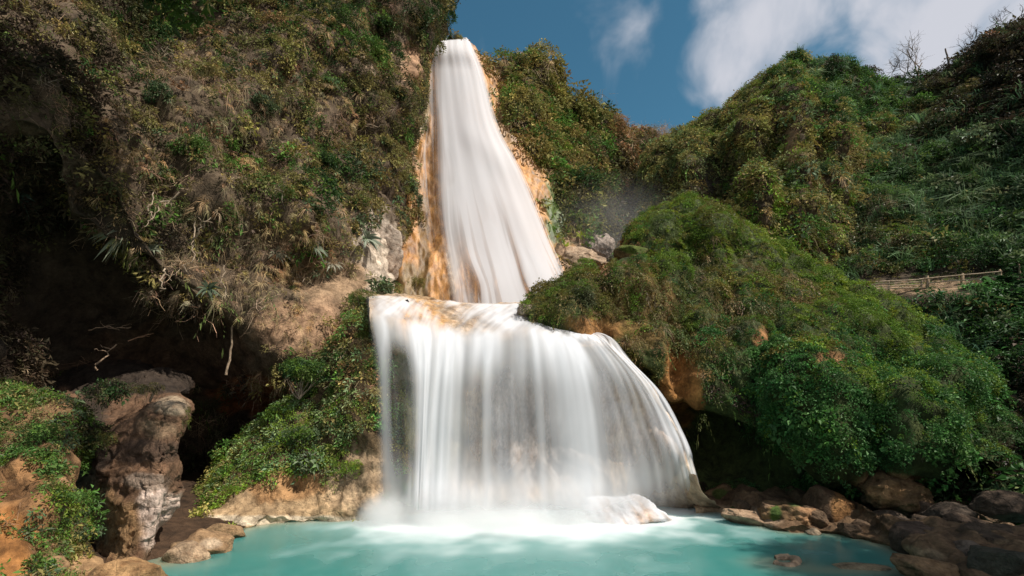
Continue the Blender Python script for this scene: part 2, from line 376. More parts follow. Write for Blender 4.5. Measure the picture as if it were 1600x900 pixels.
add_land('right_hillside', C, 200, 200, [(8, 1.2, 2, 1.0), (3, .9, -1, 1), (.8, .14, 2, 1)], 8, M_soil,
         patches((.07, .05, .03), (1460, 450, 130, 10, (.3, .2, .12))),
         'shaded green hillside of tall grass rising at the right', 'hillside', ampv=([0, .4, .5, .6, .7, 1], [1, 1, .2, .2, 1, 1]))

# mossy mound right of the lower fall, undercut above the shore
lipM = [(848, 520, 33), (900, 532, 32), (975, 555, 31.3), (1050, 630, 30.3), (1105, 655, 29.8), (1175, 678, 28.4), (1250, 700, 26.9), (1335, 716, 26), (1415, 726, 25.7), (1500, 716, 25.8), (1575, 732, 26)]
cr3 = [(830, 490, 34.5), (868, 446, 36), (945, 425, 38), (998, 352, 41), (1080, 328, 42), (1160, 364, 41), (1250, 412, 39.5), (1345, 466, 38), (1430, 516, 36.5), (1510, 585, 34.5), (1590, 670, 32)]
C = rows(
    [W((a, b + 30, c), 0, 8, -1) for a, b, c in cr3],
    cr3,
    [(828, 498, 33), (872, 468, 33.5), (947, 450, 34.5), (1005, 418, 36), (1085, 396, 37), (1165, 420, 36), (1255, 458, 34.5), (1345, 504, 33), (1430, 550, 31.5), (1510, 615, 30), (1590, 690, 29)],
    [(830, 506, 32.5), (880, 492, 32), (950, 490, 32), (1020, 490, 32.5), (1090, 480, 33), (1165, 490, 32.5), (1250, 520, 31), (1340, 558, 29.5), (1425, 595, 28.5), (1510, 652, 28), (1585, 705, 27.5)],
    [(838, 512, 32.5), (890, 516, 31.5), (965, 525, 31), (1035, 555, 30.5), (1100, 570, 30.5), (1170, 575, 29.5), (1250, 592, 28), (1335, 622, 27), (1420, 648, 26.5), (1505, 682, 26.5), (1580, 715, 26.5)],
    lipM,
    [W(p, 0, 3.4, -.3) for p in lipM],
    [W(p, 0, 4.2, -2.2) for p in lipM],
    [np.array([W(p)[0], W(p)[1] + 2.5, -.6]) for p in lipM])
add_land('mossy_mound', C, 260, 300, [(5.5, .9, 2, 1.0), (4.5, .8, -1, 2.2), (2.2, .7, 3, 1.6), (.7, .14, 2, 1)], 9, M_soil,
         patches((.05, .065, .018), (940, 510, 60, 22, (.34, .17, .06)), (1062, 600, 36, 70, (.32, .15, .045)), (1000, 480, 60, 60, (.16, .1, .03)), (1190, 530, 16, 20, (.3, .15, .06)), (1300, 560, 30, 12, (.3, .16, .07)), (1380, 755, 60, 20, (.3, .17, .08))),
         'large mossy mound overgrown with small leaves right of the falls', 'mound',
         bumps=[(1265, 628, 95, 60, 1.5), (1440, 635, 90, 62, 1.2), (1140, 680, 70, 50, -2.8), (1066, 530, 15, 120, -1.6), (1185, 615, 20, 80, -1.1), (1300, 556, 80, 12, -.8), (885, 470, 45, 34, .7), (1090, 365, 110, 30, .9),
                (1000, 480, 36, 60, .8), (1142, 480, 13, 80, -1.1), (1362, 660, 14, 70, -.9), (1210, 510, 12, 60, -.9), (1105, 560, 26, 70, .7), (1330, 500, 70, 16, .7), (1400, 560, 60, 14, -.6), (945, 435, 12, 40, -.8), (1530, 640, 20, 60, -.8), (1025, 430, 10, 60, -.7)])

# right shore under the mound
wl = [(1085, 800), (1130, 800), (1180, 818), (1230, 830), (1290, 832), (1350, 842), (1410, 862), (1462, 890), (1560, 925), (1700, 950), (1860, 970)]
C = rows(
    [np.array([PZ(a, b)[0] + 1.5, PZ(a, b)[1] + 5.5, 1.1]) for a, b in wl],
    [np.array([PZ(a, b)[0] + .5, PZ(a, b)[1] + 2.4, .55]) for a, b in wl],
    [PZ(a, b - 7, .2) for a, b in wl],
    [PZ(a, b, 0.03) for a, b in wl],
    [PZ(a - 8, b + 10, -.4) for a, b in wl],
    [PZ(a - 20, b + 22, -1.5) for a, b in wl])
add_land('right_shore', C, 90, 220, [(2, .3, 3, 1), (.6, .16, 3, 1)], 10, M_soil,
         patches((.15, .09, .048), (1130, 800, 60, 12, (.42, .28, .17)), (1180, 815, 40, 9, (.45, .31, .2)), (1420, 870, 60, 14, (.3, .21, .12))),
         'dark rocky shore under the mossy mound', 'shore')

# ground sheet far around and below everything
g = mk('ground', np.array([[-1500, -900, -2.2], [1500, -900, -2.2], [1500, 2500, -2.2], [-1500, 2500, -2.2]]), np.array([[0, 1, 2, 3]]),
       mat_rock('ground_earth', (.1, .08, .045), (.5, .5, .4), .3, .4))
tag(g, 'earth ground extending beyond the pool and hills', 'ground', kind='structure')

# floor of the cave behind the rock pillar
C = rows(
    [np.array([-34., 46., .9]), np.array([-24., 46., .9]), np.array([-15., 46., .8]), np.array([-10., 46., .6])],
    [np.array([-30., 34., .7]), np.array([-22., 34., .7]), np.array([-16., 34., .5]), np.array([-11.5, 33., .3])],
    [np.array([-26., 26., .9]), np.array([-19., 26.5, .7]), np.array([-15., 26.5, .35]), np.array([-12.2, 26.6, .12])],
    [np.array([-22., 20., .9]), np.array([-16., 20.5, .5]), np.array([-13.6, 21.5, .2]), np.array([-12.0, 24.2, .03])],
    [np.array([-20., 15., .5]), np.array([-15.5, 17.5, .2]), np.array([-13.0, 19.6, -.05]), np.array([-11.6, 23.6, -.4])],
    [np.array([-20., 14., -1]), np.array([-15., 16.5, -1]), np.array([-12.6, 19., -1]), np.array([-11.2, 23.2, -1.])])
add_land('cave_floor', C, 60, 60, [(2, .2, 3, 1), (.5, .08, 2, 1)], 14, M_soil, flat((.07, .04, .022)), 'dark earth floor of the cave behind the rock pillar', 'cave floor')
# ------------------------------------------------------------------ vegetation
def leaf_quad(p, ax, nrm, l, w, fold=.25):
    ax = unit(ax); side = unit(np.cross(nrm, ax)); n2 = np.cross(ax, side)
    mid = p + ax * l[:, None] * .5 + n2 * (w * fold)[:, None]
    tip = p + ax * l[:, None] - n2 * (w * fold)[:, None]
    return np.stack([p, mid + side * w[:, None] * .5, tip, mid - side * w[:, None] * .5], 1)

def proto_leafy(n, ll, seed, flat=.8, wr=.5):
    r = np.random.default_rng(seed)
    d = unit(r.normal(size=(n, 3))); d[:, 2] = np.abs(d[:, 2]) * flat
    p = d * (r.uniform(.25, 1, n) ** .6)[:, None]
    # a few sub-clusters so that the outline is uneven
    k = r.integers(0, 5, n); cc = unit(r.normal(size=(5, 3))) * .35; cc[:, 2] = np.abs(cc[:, 2]); p = p * .75 + cc[k]
    ax = unit(d + r.normal(size=(n, 3)) * .7 + np.array([0, 0, .1]))
    nr = unit(np.array([0, 0, 1.]) + d * .6 + r.normal(size=(n, 3)) * .55)
    l = ll * r.uniform(.6, 1.35, n)
    return leaf_quad(p, ax, nr, l, l * wr * r.uniform(.7, 1.2, n)), r.uniform(.65, 1.35, n)

def proto_grass(nb, seed, length=1.0, w=.035, spread=.7, arch=.45):
    r = np.random.default_rng(seed); Q = []; J = []
    for i in range(nb):
        a = r.uniform(0, 2 * pi); out = np.array([cos(a), sin(a), 0]); tl = r.uniform(.15, 1) * spread
        L_ = length * r.uniform(.55, 1.15); b = out * r.uniform(0, .3) + np.array([0, 0, -.05])
        d1 = unit(out * tl + np.array([0, 0, 1.0])); sd = np.cross(out, [0, 0, 1.]) * w * r.uniform(.6, 1.3)
        m = b + d1 * L_ * .55; tip = m + unit(d1 + out * arch * 1.6 - np.array([0, 0, arch])) * L_ * .5
        j = r.uniform(.7, 1.3)
        Q += [[b - sd, b + sd, m + sd * .8, m - sd * .8], [m - sd * .8, m + sd * .8, tip + sd * .1, tip - sd * .1]]; J += [j, j]
    return np.array(Q), np.array(J)

def proto_twig(nb, seed):
    r = np.random.default_rng(seed); Q = []; J = []
    for i in range(nb):
        p = r.normal(size=3) * .25; p[2] = abs(p[2]) * .4
        d = unit(r.normal(size=3) + np.array([0, 0, .5])); w = .012 * r.uniform(.7, 1.6)
        for k in range(3):
            q = p + d * r.uniform(.25, .5); s = unit(np.cross(d, r.normal(size=3))) * w
            Q.append([p - s, p + s, q + s * .7, q - s * .7]); J.append(r.uniform(.6, 1.4)); p = q; d = unit(d + r.normal(size=3) * .5); w *= .75
    return np.array(Q), np.array(J)

def proto_strand(ns_, seed):
    r = np.random.default_rng(seed); P_, A_, N_, L_ = [], [], [], []
    for i in range(ns_):
        a = r.uniform(0, 2 * pi); d = unit(np.array([cos(a), sin(a), r.uniform(.2, .9)])); ln = r.uniform(.7, 1.5)
        for t in np.arange(.15, ln, .13):
            P_.append(d * t + r.normal(size=3) * .03); A_.append(d + r.normal(size=3) * .8); N_.append(np.array([0, 0, 1.]) + r.normal(size=3) * .5); L_.append(.2 * r.uniform(.6, 1.3))
    L_ = np.array(L_)
    return leaf_quad(np.array(P_), np.array(A_), unit(np.array(N_)), L_, L_ * .5), r.uniform(.65, 1.35, len(L_))

PROTO = {
    'strand': [proto_strand(5, 140 + s) for s in range(6)],
    'thin': [proto_grass(16, 160 + s, 1.3, .016, .9, .6) for s in range(6)],
    'leafy': [proto_leafy(40, .34, s) for s in range(6)],
    'ivy': [proto_leafy(34, .36, 180 + s, .6, .72) for s in range(6)],
    'fine': [proto_leafy(52, .24, 20 + s, .6, .55) for s in range(6)],
    'broad': [proto_leafy(30, .5, 40 + s, .8, .45) for s in range(5)],
    'grass': [proto_grass(30, 60 + s, 1.1, .018, .9, .55) for s in range(6)],
    'reed': [proto_grass(16, 80 + s, 1.6, .03, .45, .55) for s in range(6)],
    'short': [proto_grass(22, 100 + s, .7, .04, .9, .3) for s in range(5)],
    'twig': [proto_twig(13, 120 + s) for s in range(6)],
}
#        proto    colour              var  size  sag
KIND = {
    'straw': ('grass', (.50, .35, .18), .25, .74, .7),
    'pale': ('grass', (.52, .41, .25), .25, .7, .6),
    'brush': ('twig', (.34, .24, .15), .35, 1.25, .2),
    'rust': ('leafy', (.24, .14, .065), .3, .9, .15),
    'olive': ('leafy', (.215, .19, .062), .3, 1.0, .15),
    'green': ('leafy', (.085, .16, .032), .3, 1.0, .12),
    'deep': ('leafy', (.035, .075, .02), .3, 1.0, .12),
    'blue': ('broad', (.105, .145, .07), .3, 1.0, .15),
    'moss': ('short', (.20, .255, .025), .25, .8, .2),
    'mossleaf': ('fine', (.135, .21, .026), .3, .9, .1),
    'smallleaf': ('fine', (.055, .14, .034), .35, 1.0, .1),
    'ivy': ('ivy', (.07, .165, .04), .35, 1.0, .1),
    'oliveleaf': ('fine', (.16, .145, .035), .3, 1.0, .1),
    'hang': ('thin', (.30, .225, .13), .3, .85, 1.0),
    'vine': ('strand', (.10, .13, .035), .3, 1.1, .7),
    'vinedry': ('strand', (.22, .16, .07), .3, 1.1, .7),
    'sage': ('leafy', (.17, .23, .095), .3, 1.0, .12),
    'reed': ('reed', (.125, .205, .095), .3, 1.0, .15),
    'dull': ('leafy', (.085, .08, .034), .3, 1.0, .15),
    'dusk': ('leafy', (.05, .036, .022), .3, 1.0, .15),  # near black leaves; on the slopes they paint shade into dim corners
}

def build_tufts(name, pos, nrm, kind_names, size, mat, seed, align=.7, up=.5, cmul=None, parent=None, tint=None):
    r = np.random.default_rng(seed)
    kinds = np.array(kind_names); Vs, Cs = [], []
    n = len(pos)
    ax = unit(nrm * align + np.array([0, 0, up]) + r.normal(size=(n, 3)) * .22)
    ref = unit(np.cross(ax, r.normal(size=(n, 3)))); sec = np.cross(ax, ref)
    Rm = np.stack([ref, sec, ax], 1)                       # local x,y,z in rows
    big = fbm(pos / 3.0, 3)                                # slow drift of hue over the slope
    for kn in np.unique(kinds):
        fam, col, var, sz, sag = KIND[kn]
        idx = np.where(kinds == kn)[0]
        pv = r.integers(0, len(PROTO[fam]), len(idx))
        for v in range(len(PROTO[fam])):
            ii = idx[pv == v]
            if not len(ii): continue
            Qp, J = PROTO[fam][v]
            s = size[ii] * sz
            loc = Qp[None] * s[:, None, None, None] * r.uniform(.8, 1.2, (len(ii), 1, 1, 3))
            wv = np.einsum('nqkj,nji->nqki', loc, Rm[ii])
            dist2 = np.sum(Qp ** 2, -1)
            wv[..., 2] -= sag * dist2[None] * s[:, None, None]
            wv = wv + pos[ii][:, None, None, :]
            c = np.array(col)[None] * (1 + var * r.normal(size=(len(ii), 1)) * .6) * (1 + .07 * r.normal(size=(len(ii), 3)))
            c = c * (1 + .3 * big[ii][:, None] * np.array([1.1, .6, .4]))
            if cmul is not None: c = c * cmul[ii][:, None]
            cc = np.clip(c, .008, .7)[:, None, :] * J[None, :, None] * r.uniform(.85, 1.15, (len(ii), len(J), 1))
            Vs.append(wv.reshape(-1, 3)); Cs.append(cc.reshape(-1, 3))
    V = np.concatenate(Vs); Cc = np.concatenate(Cs)
    Q = np.arange(len(V)).reshape(-1, 4)
    return mk(name, V, Q, mat, fcol=Cc, smooth=False, parent=parent)

def sample(land, n, seed, vis=-.4, frame=(-130, 1730, -130, 1000)):
    V, Q, N = LAND[land]; r = np.random.default_rng(seed)
    A = V[Q]; e = np.linalg.norm(np.cross(A[:, 2] - A[:, 0], A[:, 3] - A[:, 1]), axis=1) * .5
    c = A.mean(1); nf = unit(N[Q].mean(1))
    px, py = proj(c)
    facing = np.sum(nf * unit(CAM - c), -1)
    e = e * ((facing > vis) & (px > frame[0]) & (px < frame[1]) & (py > frame[2]) & (py < frame[3]))
    f = r.choice(len(Q), n, p=e / e.sum())
    u, v = r.uniform(size=(2, n, 1))
    a = A[f]
    p = (a[:, 0] * (1 - u) + a[:, 1] * u) * (1 - v) + (a[:, 3] * (1 - u) + a[:, 2] * u) * v
    return p, nf[f], e.sum()

def choose(px, py, anchors, r, noise):
    """kind per tuft, drawn from the anchors around it"""
    A = np.array([[a[0], a[1], a[2]] for a in anchors], float)
    d2 = ((px[:, None] - A[:, 0]) / A[:, 2]) ** 2 + ((py[:, None] - A[:, 1]) / A[:, 2]) ** 2
    wgt = np.exp(-d2) + 1e-6 / (1 + d2)
    wgt = wgt * np.exp(noise * 2.2)
    wgt /= wgt.sum(1, keepdims=True)
    cum = np.cumsum(wgt, 1); k = (r.uniform(size=(len(px), 1)) > cum).sum(1).clip(0, len(anchors) - 1)
    out = np.empty(len(px), dtype=object)
    mixes = [a[3] for a in anchors]
    for i, m in enumerate(mixes):
        ii = np.where(k == i)[0]
        names = list(m.keys()); pr = np.array([m[x] for x in names], float); pr /= pr.sum()
        out[ii] = r.choice(names, len(ii), p=pr)
    return out

def inside(px, py, ells, w):
    k = np.zeros(len(px), bool)
    for (x, y, rx, ry) in ells:
        k |= (np.sqrt(((px - x) / rx) ** 2 + ((py - y) / ry) ** 2) + .35 * w) < 1
    return k

def cover(name, land, n, rad, anchors, mat, label, seed, bare=(), lift=.1, vis=-.4, under=-.35, align=.7, up=.5, gaps=0.0, clump=None, small=(), gain=1.0):
    p, nf, area = sample(land, n, seed, vis)
    r = np.random.default_rng(seed + 1)
    px, py = proj(p); w = fbm(p / 1.2, 3)
    keep = ~inside(px, py, bare, w)
    keep &= (nf[:, 2] > under) | (r.uniform(size=n) < .06)
    keep &= fbm(p / 2.2 + 50, 3) > -gaps if gaps else True
    p, nf, px, py, w = p[keep], nf[keep], px[keep], py[keep], w[keep]
    ns_ = np.stack([fbm(p / 2.6 + 9.1 * i, 3) for i in range(len(anchors))], 1)
    kn = choose(px, py, anchors, r, ns_)
    lump = fbm(p / 1.7 + 30, 3)
    size = rad * np.exp(np.clip(r.normal(size=len(p)) * .36, -.7, .62)) * (1 + .4 * np.clip(lump, -.8, .8))
    if small: size = np.where(inside(px, py, small, w), np.minimum(size, rad) * .42, size)
    pos = p + nf * (lift * rad + .55 * rad * np.maximum(lump, 0))[:, None]
    if clump:                                   # gather part of the tufts into domed bushes of many sizes
        m, rc, hc = clump
        ci = r.choice(len(p), m, replace=False); cr_m = rc * np.exp(r.normal(size=m) * .45); on_ = r.uniform(size=len(p)) < .8
        best = np.full(len(p), 9.0); bi = np.zeros(len(p), int)
        for j in range(m):
            dj = np.linalg.norm(p - p[ci[j]], axis=1) / cr_m[j]
            q_ = dj < best; best[q_] = dj[q_]; bi[q_] = j
        q_ = (best < 1) & on_
        if small: q_ &= ~inside(px, py, small, w)
        dome = np.sqrt(np.clip(1 - best ** 2, 0, 1)) * cr_m[bi] * hc
        side = p - p[ci[bi]]
        pos[q_] += nf[q_] * dome[q_][:, None] + np.array([0, 0, -.12]) * dome[q_][:, None]
        sel = q_ & (r.uniform(size=len(p)) < .75); kn[sel] = kn[ci[bi]][sel]
        nf = np.where(q_[:, None], unit(nf + .9 * side / cr_m[bi][:, None]), nf)
    o = build_tufts(name, pos, nf, kn, np.maximum(size, .25 * rad), mat, seed + 2, align, up, cmul=np.full(len(pos), gain))
    tag(o, label, kind='stuff')
    return o

M_leaf = mat_leaf('leaf')
M_leaf_dull = mat_leaf('dry_leaf', .2, .7, .15)

S_, O_, G_, D_ = 'straw', 'olive', 'green', 'deep'
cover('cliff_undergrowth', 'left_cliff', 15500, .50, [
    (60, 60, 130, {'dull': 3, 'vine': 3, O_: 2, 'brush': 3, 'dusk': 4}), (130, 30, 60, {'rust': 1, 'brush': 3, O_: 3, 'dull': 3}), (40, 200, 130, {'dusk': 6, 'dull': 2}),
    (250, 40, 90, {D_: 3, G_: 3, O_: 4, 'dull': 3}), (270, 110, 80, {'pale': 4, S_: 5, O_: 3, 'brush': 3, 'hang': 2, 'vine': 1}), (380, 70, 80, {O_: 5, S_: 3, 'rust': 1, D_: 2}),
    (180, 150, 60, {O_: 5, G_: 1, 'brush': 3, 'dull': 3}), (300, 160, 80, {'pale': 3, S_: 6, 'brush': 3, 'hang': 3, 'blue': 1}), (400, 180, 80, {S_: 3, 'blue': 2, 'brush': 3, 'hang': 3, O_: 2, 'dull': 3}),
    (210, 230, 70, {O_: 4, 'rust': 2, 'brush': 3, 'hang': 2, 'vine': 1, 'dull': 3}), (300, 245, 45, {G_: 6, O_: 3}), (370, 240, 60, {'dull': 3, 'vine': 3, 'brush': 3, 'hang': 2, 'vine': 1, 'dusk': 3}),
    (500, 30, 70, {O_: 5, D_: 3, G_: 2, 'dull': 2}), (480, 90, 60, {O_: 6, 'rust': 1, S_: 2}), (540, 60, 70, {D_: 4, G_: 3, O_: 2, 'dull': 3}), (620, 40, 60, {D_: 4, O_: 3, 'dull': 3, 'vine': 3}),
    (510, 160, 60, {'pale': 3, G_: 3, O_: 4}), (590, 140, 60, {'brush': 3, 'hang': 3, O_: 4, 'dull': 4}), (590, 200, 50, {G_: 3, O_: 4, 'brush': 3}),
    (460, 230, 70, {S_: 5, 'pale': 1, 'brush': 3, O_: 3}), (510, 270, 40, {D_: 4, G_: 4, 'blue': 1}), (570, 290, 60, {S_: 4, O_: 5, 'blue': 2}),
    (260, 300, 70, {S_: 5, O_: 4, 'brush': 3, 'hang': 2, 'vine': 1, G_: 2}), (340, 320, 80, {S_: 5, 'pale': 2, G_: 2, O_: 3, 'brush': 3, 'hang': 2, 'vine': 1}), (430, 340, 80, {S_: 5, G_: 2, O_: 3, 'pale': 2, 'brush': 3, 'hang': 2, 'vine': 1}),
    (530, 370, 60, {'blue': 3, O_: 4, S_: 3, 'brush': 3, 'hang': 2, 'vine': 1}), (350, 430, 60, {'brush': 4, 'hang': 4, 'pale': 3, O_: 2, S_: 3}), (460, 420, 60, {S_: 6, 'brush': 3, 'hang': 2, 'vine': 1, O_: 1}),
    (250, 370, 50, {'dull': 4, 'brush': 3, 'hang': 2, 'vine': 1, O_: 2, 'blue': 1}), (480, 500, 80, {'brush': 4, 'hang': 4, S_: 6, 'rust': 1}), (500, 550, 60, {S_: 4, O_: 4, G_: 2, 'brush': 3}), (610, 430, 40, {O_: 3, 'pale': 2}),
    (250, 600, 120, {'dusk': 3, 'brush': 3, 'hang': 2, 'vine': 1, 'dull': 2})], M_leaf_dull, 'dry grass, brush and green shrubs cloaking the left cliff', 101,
    bare=[(592, 405, 38, 60), (520, 455, 45, 30), (640, 100, 14, 30), (390, 625, 50, 22), (600, 330, 16, 60), (300, 545, 130, 60), (120, 480, 120, 100)], under=-.95, align=.8, up=.35, clump=(420, .95, .75))

cover('outcrop_undergrowth', 'left_outcrop', 3000, .26, [
    (20, 680, 60, {O_: 4, G_: 3, S_: 2}), (60, 700, 60, {G_: 6, O_: 3, 'mossleaf': 3}), (90, 770, 60, {G_: 5, 'mossleaf': 4, O_: 2}), (110, 820, 60, {G_: 5, 'blue': 3, 'mossleaf': 3}),
    (20, 830, 60, {'brush': 3, O_: 2, G_: 2}), (140, 850, 50, {'moss': 2, O_: 3, S_: 2}), (130, 640, 40, {'blue': 3, 'dull': 3})], M_leaf, 'low green plants spilling over the earthy outcrop', 111,
    bare=[(25, 780, 42, 60), (110, 740, 14, 50), (5, 870, 45, 40), (190, 890, 60, 28), (110, 885, 40, 18), (150, 800, 14, 50)], align=.8, up=.4)

cover('bank_undergrowth', 'left_bank', 3600, .34, [
    (560, 500, 50, {O_: 4, 'sage': 2, G_: 2, S_: 3, 'oliveleaf': 3}), (560, 580, 50, {O_: 3, 'rust': 2, 'sage': 2, G_: 2, 'brush': 3}), (550, 650, 50, {'sage': 3, G_: 2, O_: 4, 'oliveleaf': 4}), (500, 660, 50, {'mossleaf': 6, 'sage': 3, G_: 2}),
    (450, 690, 50, {'sage': 4, 'sage': 2, G_: 2, 'mossleaf': 6, 'blue': 2}), (400, 720, 50, {'mossleaf': 5, 'sage': 3, G_: 2, 'oliveleaf': 3}), (360, 770, 40, {'moss': 4, O_: 3, 'mossleaf': 3}), (545, 735, 30, {'mossleaf': 5, 'moss': 4})],
    M_leaf, 'green creepers and herbs over the bank beside the falls', 121,
    bare=[(450, 790, 100, 36), (560, 775, 40, 32), (300, 850, 60, 44), (585, 720, 26, 60), (470, 757, 36, 16), (400, 805, 60, 20), (520, 790, 60, 30)], align=.8, up=.4, gain=1.45)

cover('back_cliff_scrub', 'back_cliff', 7500, .95, [
    (720, 80, 40, {'rust': 3, O_: 4, S_: 2}), (800, 120, 50, {O_: 5, S_: 2, 'hang': 3, 'mossleaf': 1, G_: 2}), (850, 100, 40, {S_: 4, O_: 4}), (830, 180, 60, {O_: 6, S_: 2, 'hang': 3, 'mossleaf': 1, G_: 3}), (880, 160, 40, {O_: 4, D_: 1, 'oliveleaf': 2, G_: 2}),
    (870, 230, 50, {O_: 4, D_: 1, 'oliveleaf': 2, G_: 3, S_: 2}), (920, 200, 40, {G_: 3, O_: 4, D_: 2}), (970, 210, 45, {'rust': 5, 'pale': 1, 'brush': 3, S_: 2}), (1020, 230, 50, {'rust': 5, 'pale': 1, 'brush': 4, 'dull': 2}),
    (930, 270, 45, {O_: 4, 'dull': 3, G_: 2}), (980, 290, 50, {'dull': 5, 'rust': 2, O_: 2}), (870, 310, 50, {O_: 4, G_: 3, D_: 1, 'oliveleaf': 2}), (930, 340, 45, {O_: 3, 'dull': 4, G_: 2}), (1000, 340, 50, {'dull': 4, 'dusk': 3}),
    (860, 340, 20, {'moss': 6}), (890, 380, 20, {'moss': 4, 'brush': 2})], M_leaf_dull, 'scrub and dry grass on the cliff behind the upper waterfall', 131,
    bare=[(775, 160, 9, 70), (905, 405, 26, 26), (940, 385, 16, 20), (815, 265, 8, 40)], align=.7, up=.5, clump=(300, 1.15, .5), gain=1.25)

cover('hill_scrub', 'middle_hill', 13500, .62, [
    (1200, 130, 50, {O_: 4, 'mossleaf': 3, 'sage': 1, 'hang': 1, 'mossleaf': 3, 'sage': 1, 'straw': 1}), (1270, 120, 50, {G_: 3, 'reed': 4, O_: 2, D_: 2}), (1330, 140, 40, {G_: 3, D_: 3, 'reed': 2}), (1130, 200, 60, {O_: 4, 'mossleaf': 3, 'sage': 1, 'hang': 1, 'mossleaf': 3, 'sage': 1, 'vine': 2}),
    (1060, 250, 50, {'vine': 3, 'sage': 1, O_: 3}), (1110, 290, 45, {'dusk': 3, 'vine': 3, 'dull': 3}), (1170, 230, 45, {'dull': 3, O_: 4, 'vine': 2}), (1215, 240, 40, {O_: 4, 'mossleaf': 3, 'sage': 1, 'hang': 1, S_: 2, 'straw': 1}), (1190, 320, 60, {O_: 4, 'mossleaf': 3, 'sage': 1, S_: 2, 'oliveleaf': 2, 'vinedry': 2, S_: 3}),
    (1250, 200, 40, {O_: 4, 'dusk': 3, 'vine': 2}), (1280, 250, 45, {S_: 4, 'blue': 2, O_: 3}), (1320, 230, 45, {O_: 4, G_: 2, S_: 2}), (1280, 330, 50, {S_: 4, O_: 4, 'mossleaf': 3, 'sage': 1, 'hang': 1, 'blue': 2}), (1210, 380, 60, {O_: 4, 'mossleaf': 3, 'sage': 1, 'hang': 1, S_: 2, G_: 3}),
    (1340, 300, 30, {O_: 3, G_: 3, 'dull': 3}), (1330, 260, 30, {S_: 3, O_: 3})], M_leaf_dull, 'olive scrub and dry grass over the rounded hill', 141,
    bare=[(1237, 235, 7, 40), (1276, 255, 6, 30)], align=.7, up=.5, gain=1.35)

FB = [(1375, 450, 50, 6), (1440, 447, 50, 7), (1500, 441, 50, 7), (1560, 434, 40, 6)]
FT = [(1375, 452, 55, 22), (1440, 450, 50, 26), (1500, 446, 50, 26), (1560, 440, 45, 22)]
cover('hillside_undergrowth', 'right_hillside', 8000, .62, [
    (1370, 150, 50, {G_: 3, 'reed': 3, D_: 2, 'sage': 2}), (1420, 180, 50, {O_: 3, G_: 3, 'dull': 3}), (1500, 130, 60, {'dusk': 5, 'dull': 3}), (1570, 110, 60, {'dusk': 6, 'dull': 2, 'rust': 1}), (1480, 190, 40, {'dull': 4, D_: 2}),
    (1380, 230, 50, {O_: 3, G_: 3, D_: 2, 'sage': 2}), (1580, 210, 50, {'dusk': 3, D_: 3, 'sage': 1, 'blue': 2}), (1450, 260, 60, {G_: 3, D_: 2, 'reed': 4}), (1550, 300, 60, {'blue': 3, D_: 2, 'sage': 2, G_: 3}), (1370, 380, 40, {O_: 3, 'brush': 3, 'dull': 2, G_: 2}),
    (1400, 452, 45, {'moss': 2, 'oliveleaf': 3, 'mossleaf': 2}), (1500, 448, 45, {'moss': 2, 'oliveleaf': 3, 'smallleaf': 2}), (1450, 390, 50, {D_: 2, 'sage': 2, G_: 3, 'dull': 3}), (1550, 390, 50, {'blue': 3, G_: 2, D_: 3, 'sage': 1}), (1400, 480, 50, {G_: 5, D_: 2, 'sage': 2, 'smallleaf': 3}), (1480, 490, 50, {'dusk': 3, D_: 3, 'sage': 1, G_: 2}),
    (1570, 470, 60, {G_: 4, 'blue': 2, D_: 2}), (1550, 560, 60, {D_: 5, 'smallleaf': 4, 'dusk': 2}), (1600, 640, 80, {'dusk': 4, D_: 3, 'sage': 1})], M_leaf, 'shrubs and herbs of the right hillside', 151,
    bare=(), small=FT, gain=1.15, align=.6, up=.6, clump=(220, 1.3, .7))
cover('tall_grass', 'right_hillside', 4600, .95, [
    (1450, 320, 200, {'reed': 1}), (1450, 150, 60, {'dusk': 1, 'dull': 2}), (1450, 430, 60, {'smallleaf': 1, O_: 1}), (1600, 100, 80, {'dusk': 1}), (1550, 560, 120, {D_: 1, 'smallleaf': 2})],
    M_leaf, 'tall blue green grass leaning across the right hillside', 161, bare=FT + [(1560, 690, 110, 90)], align=.35, up=.8)

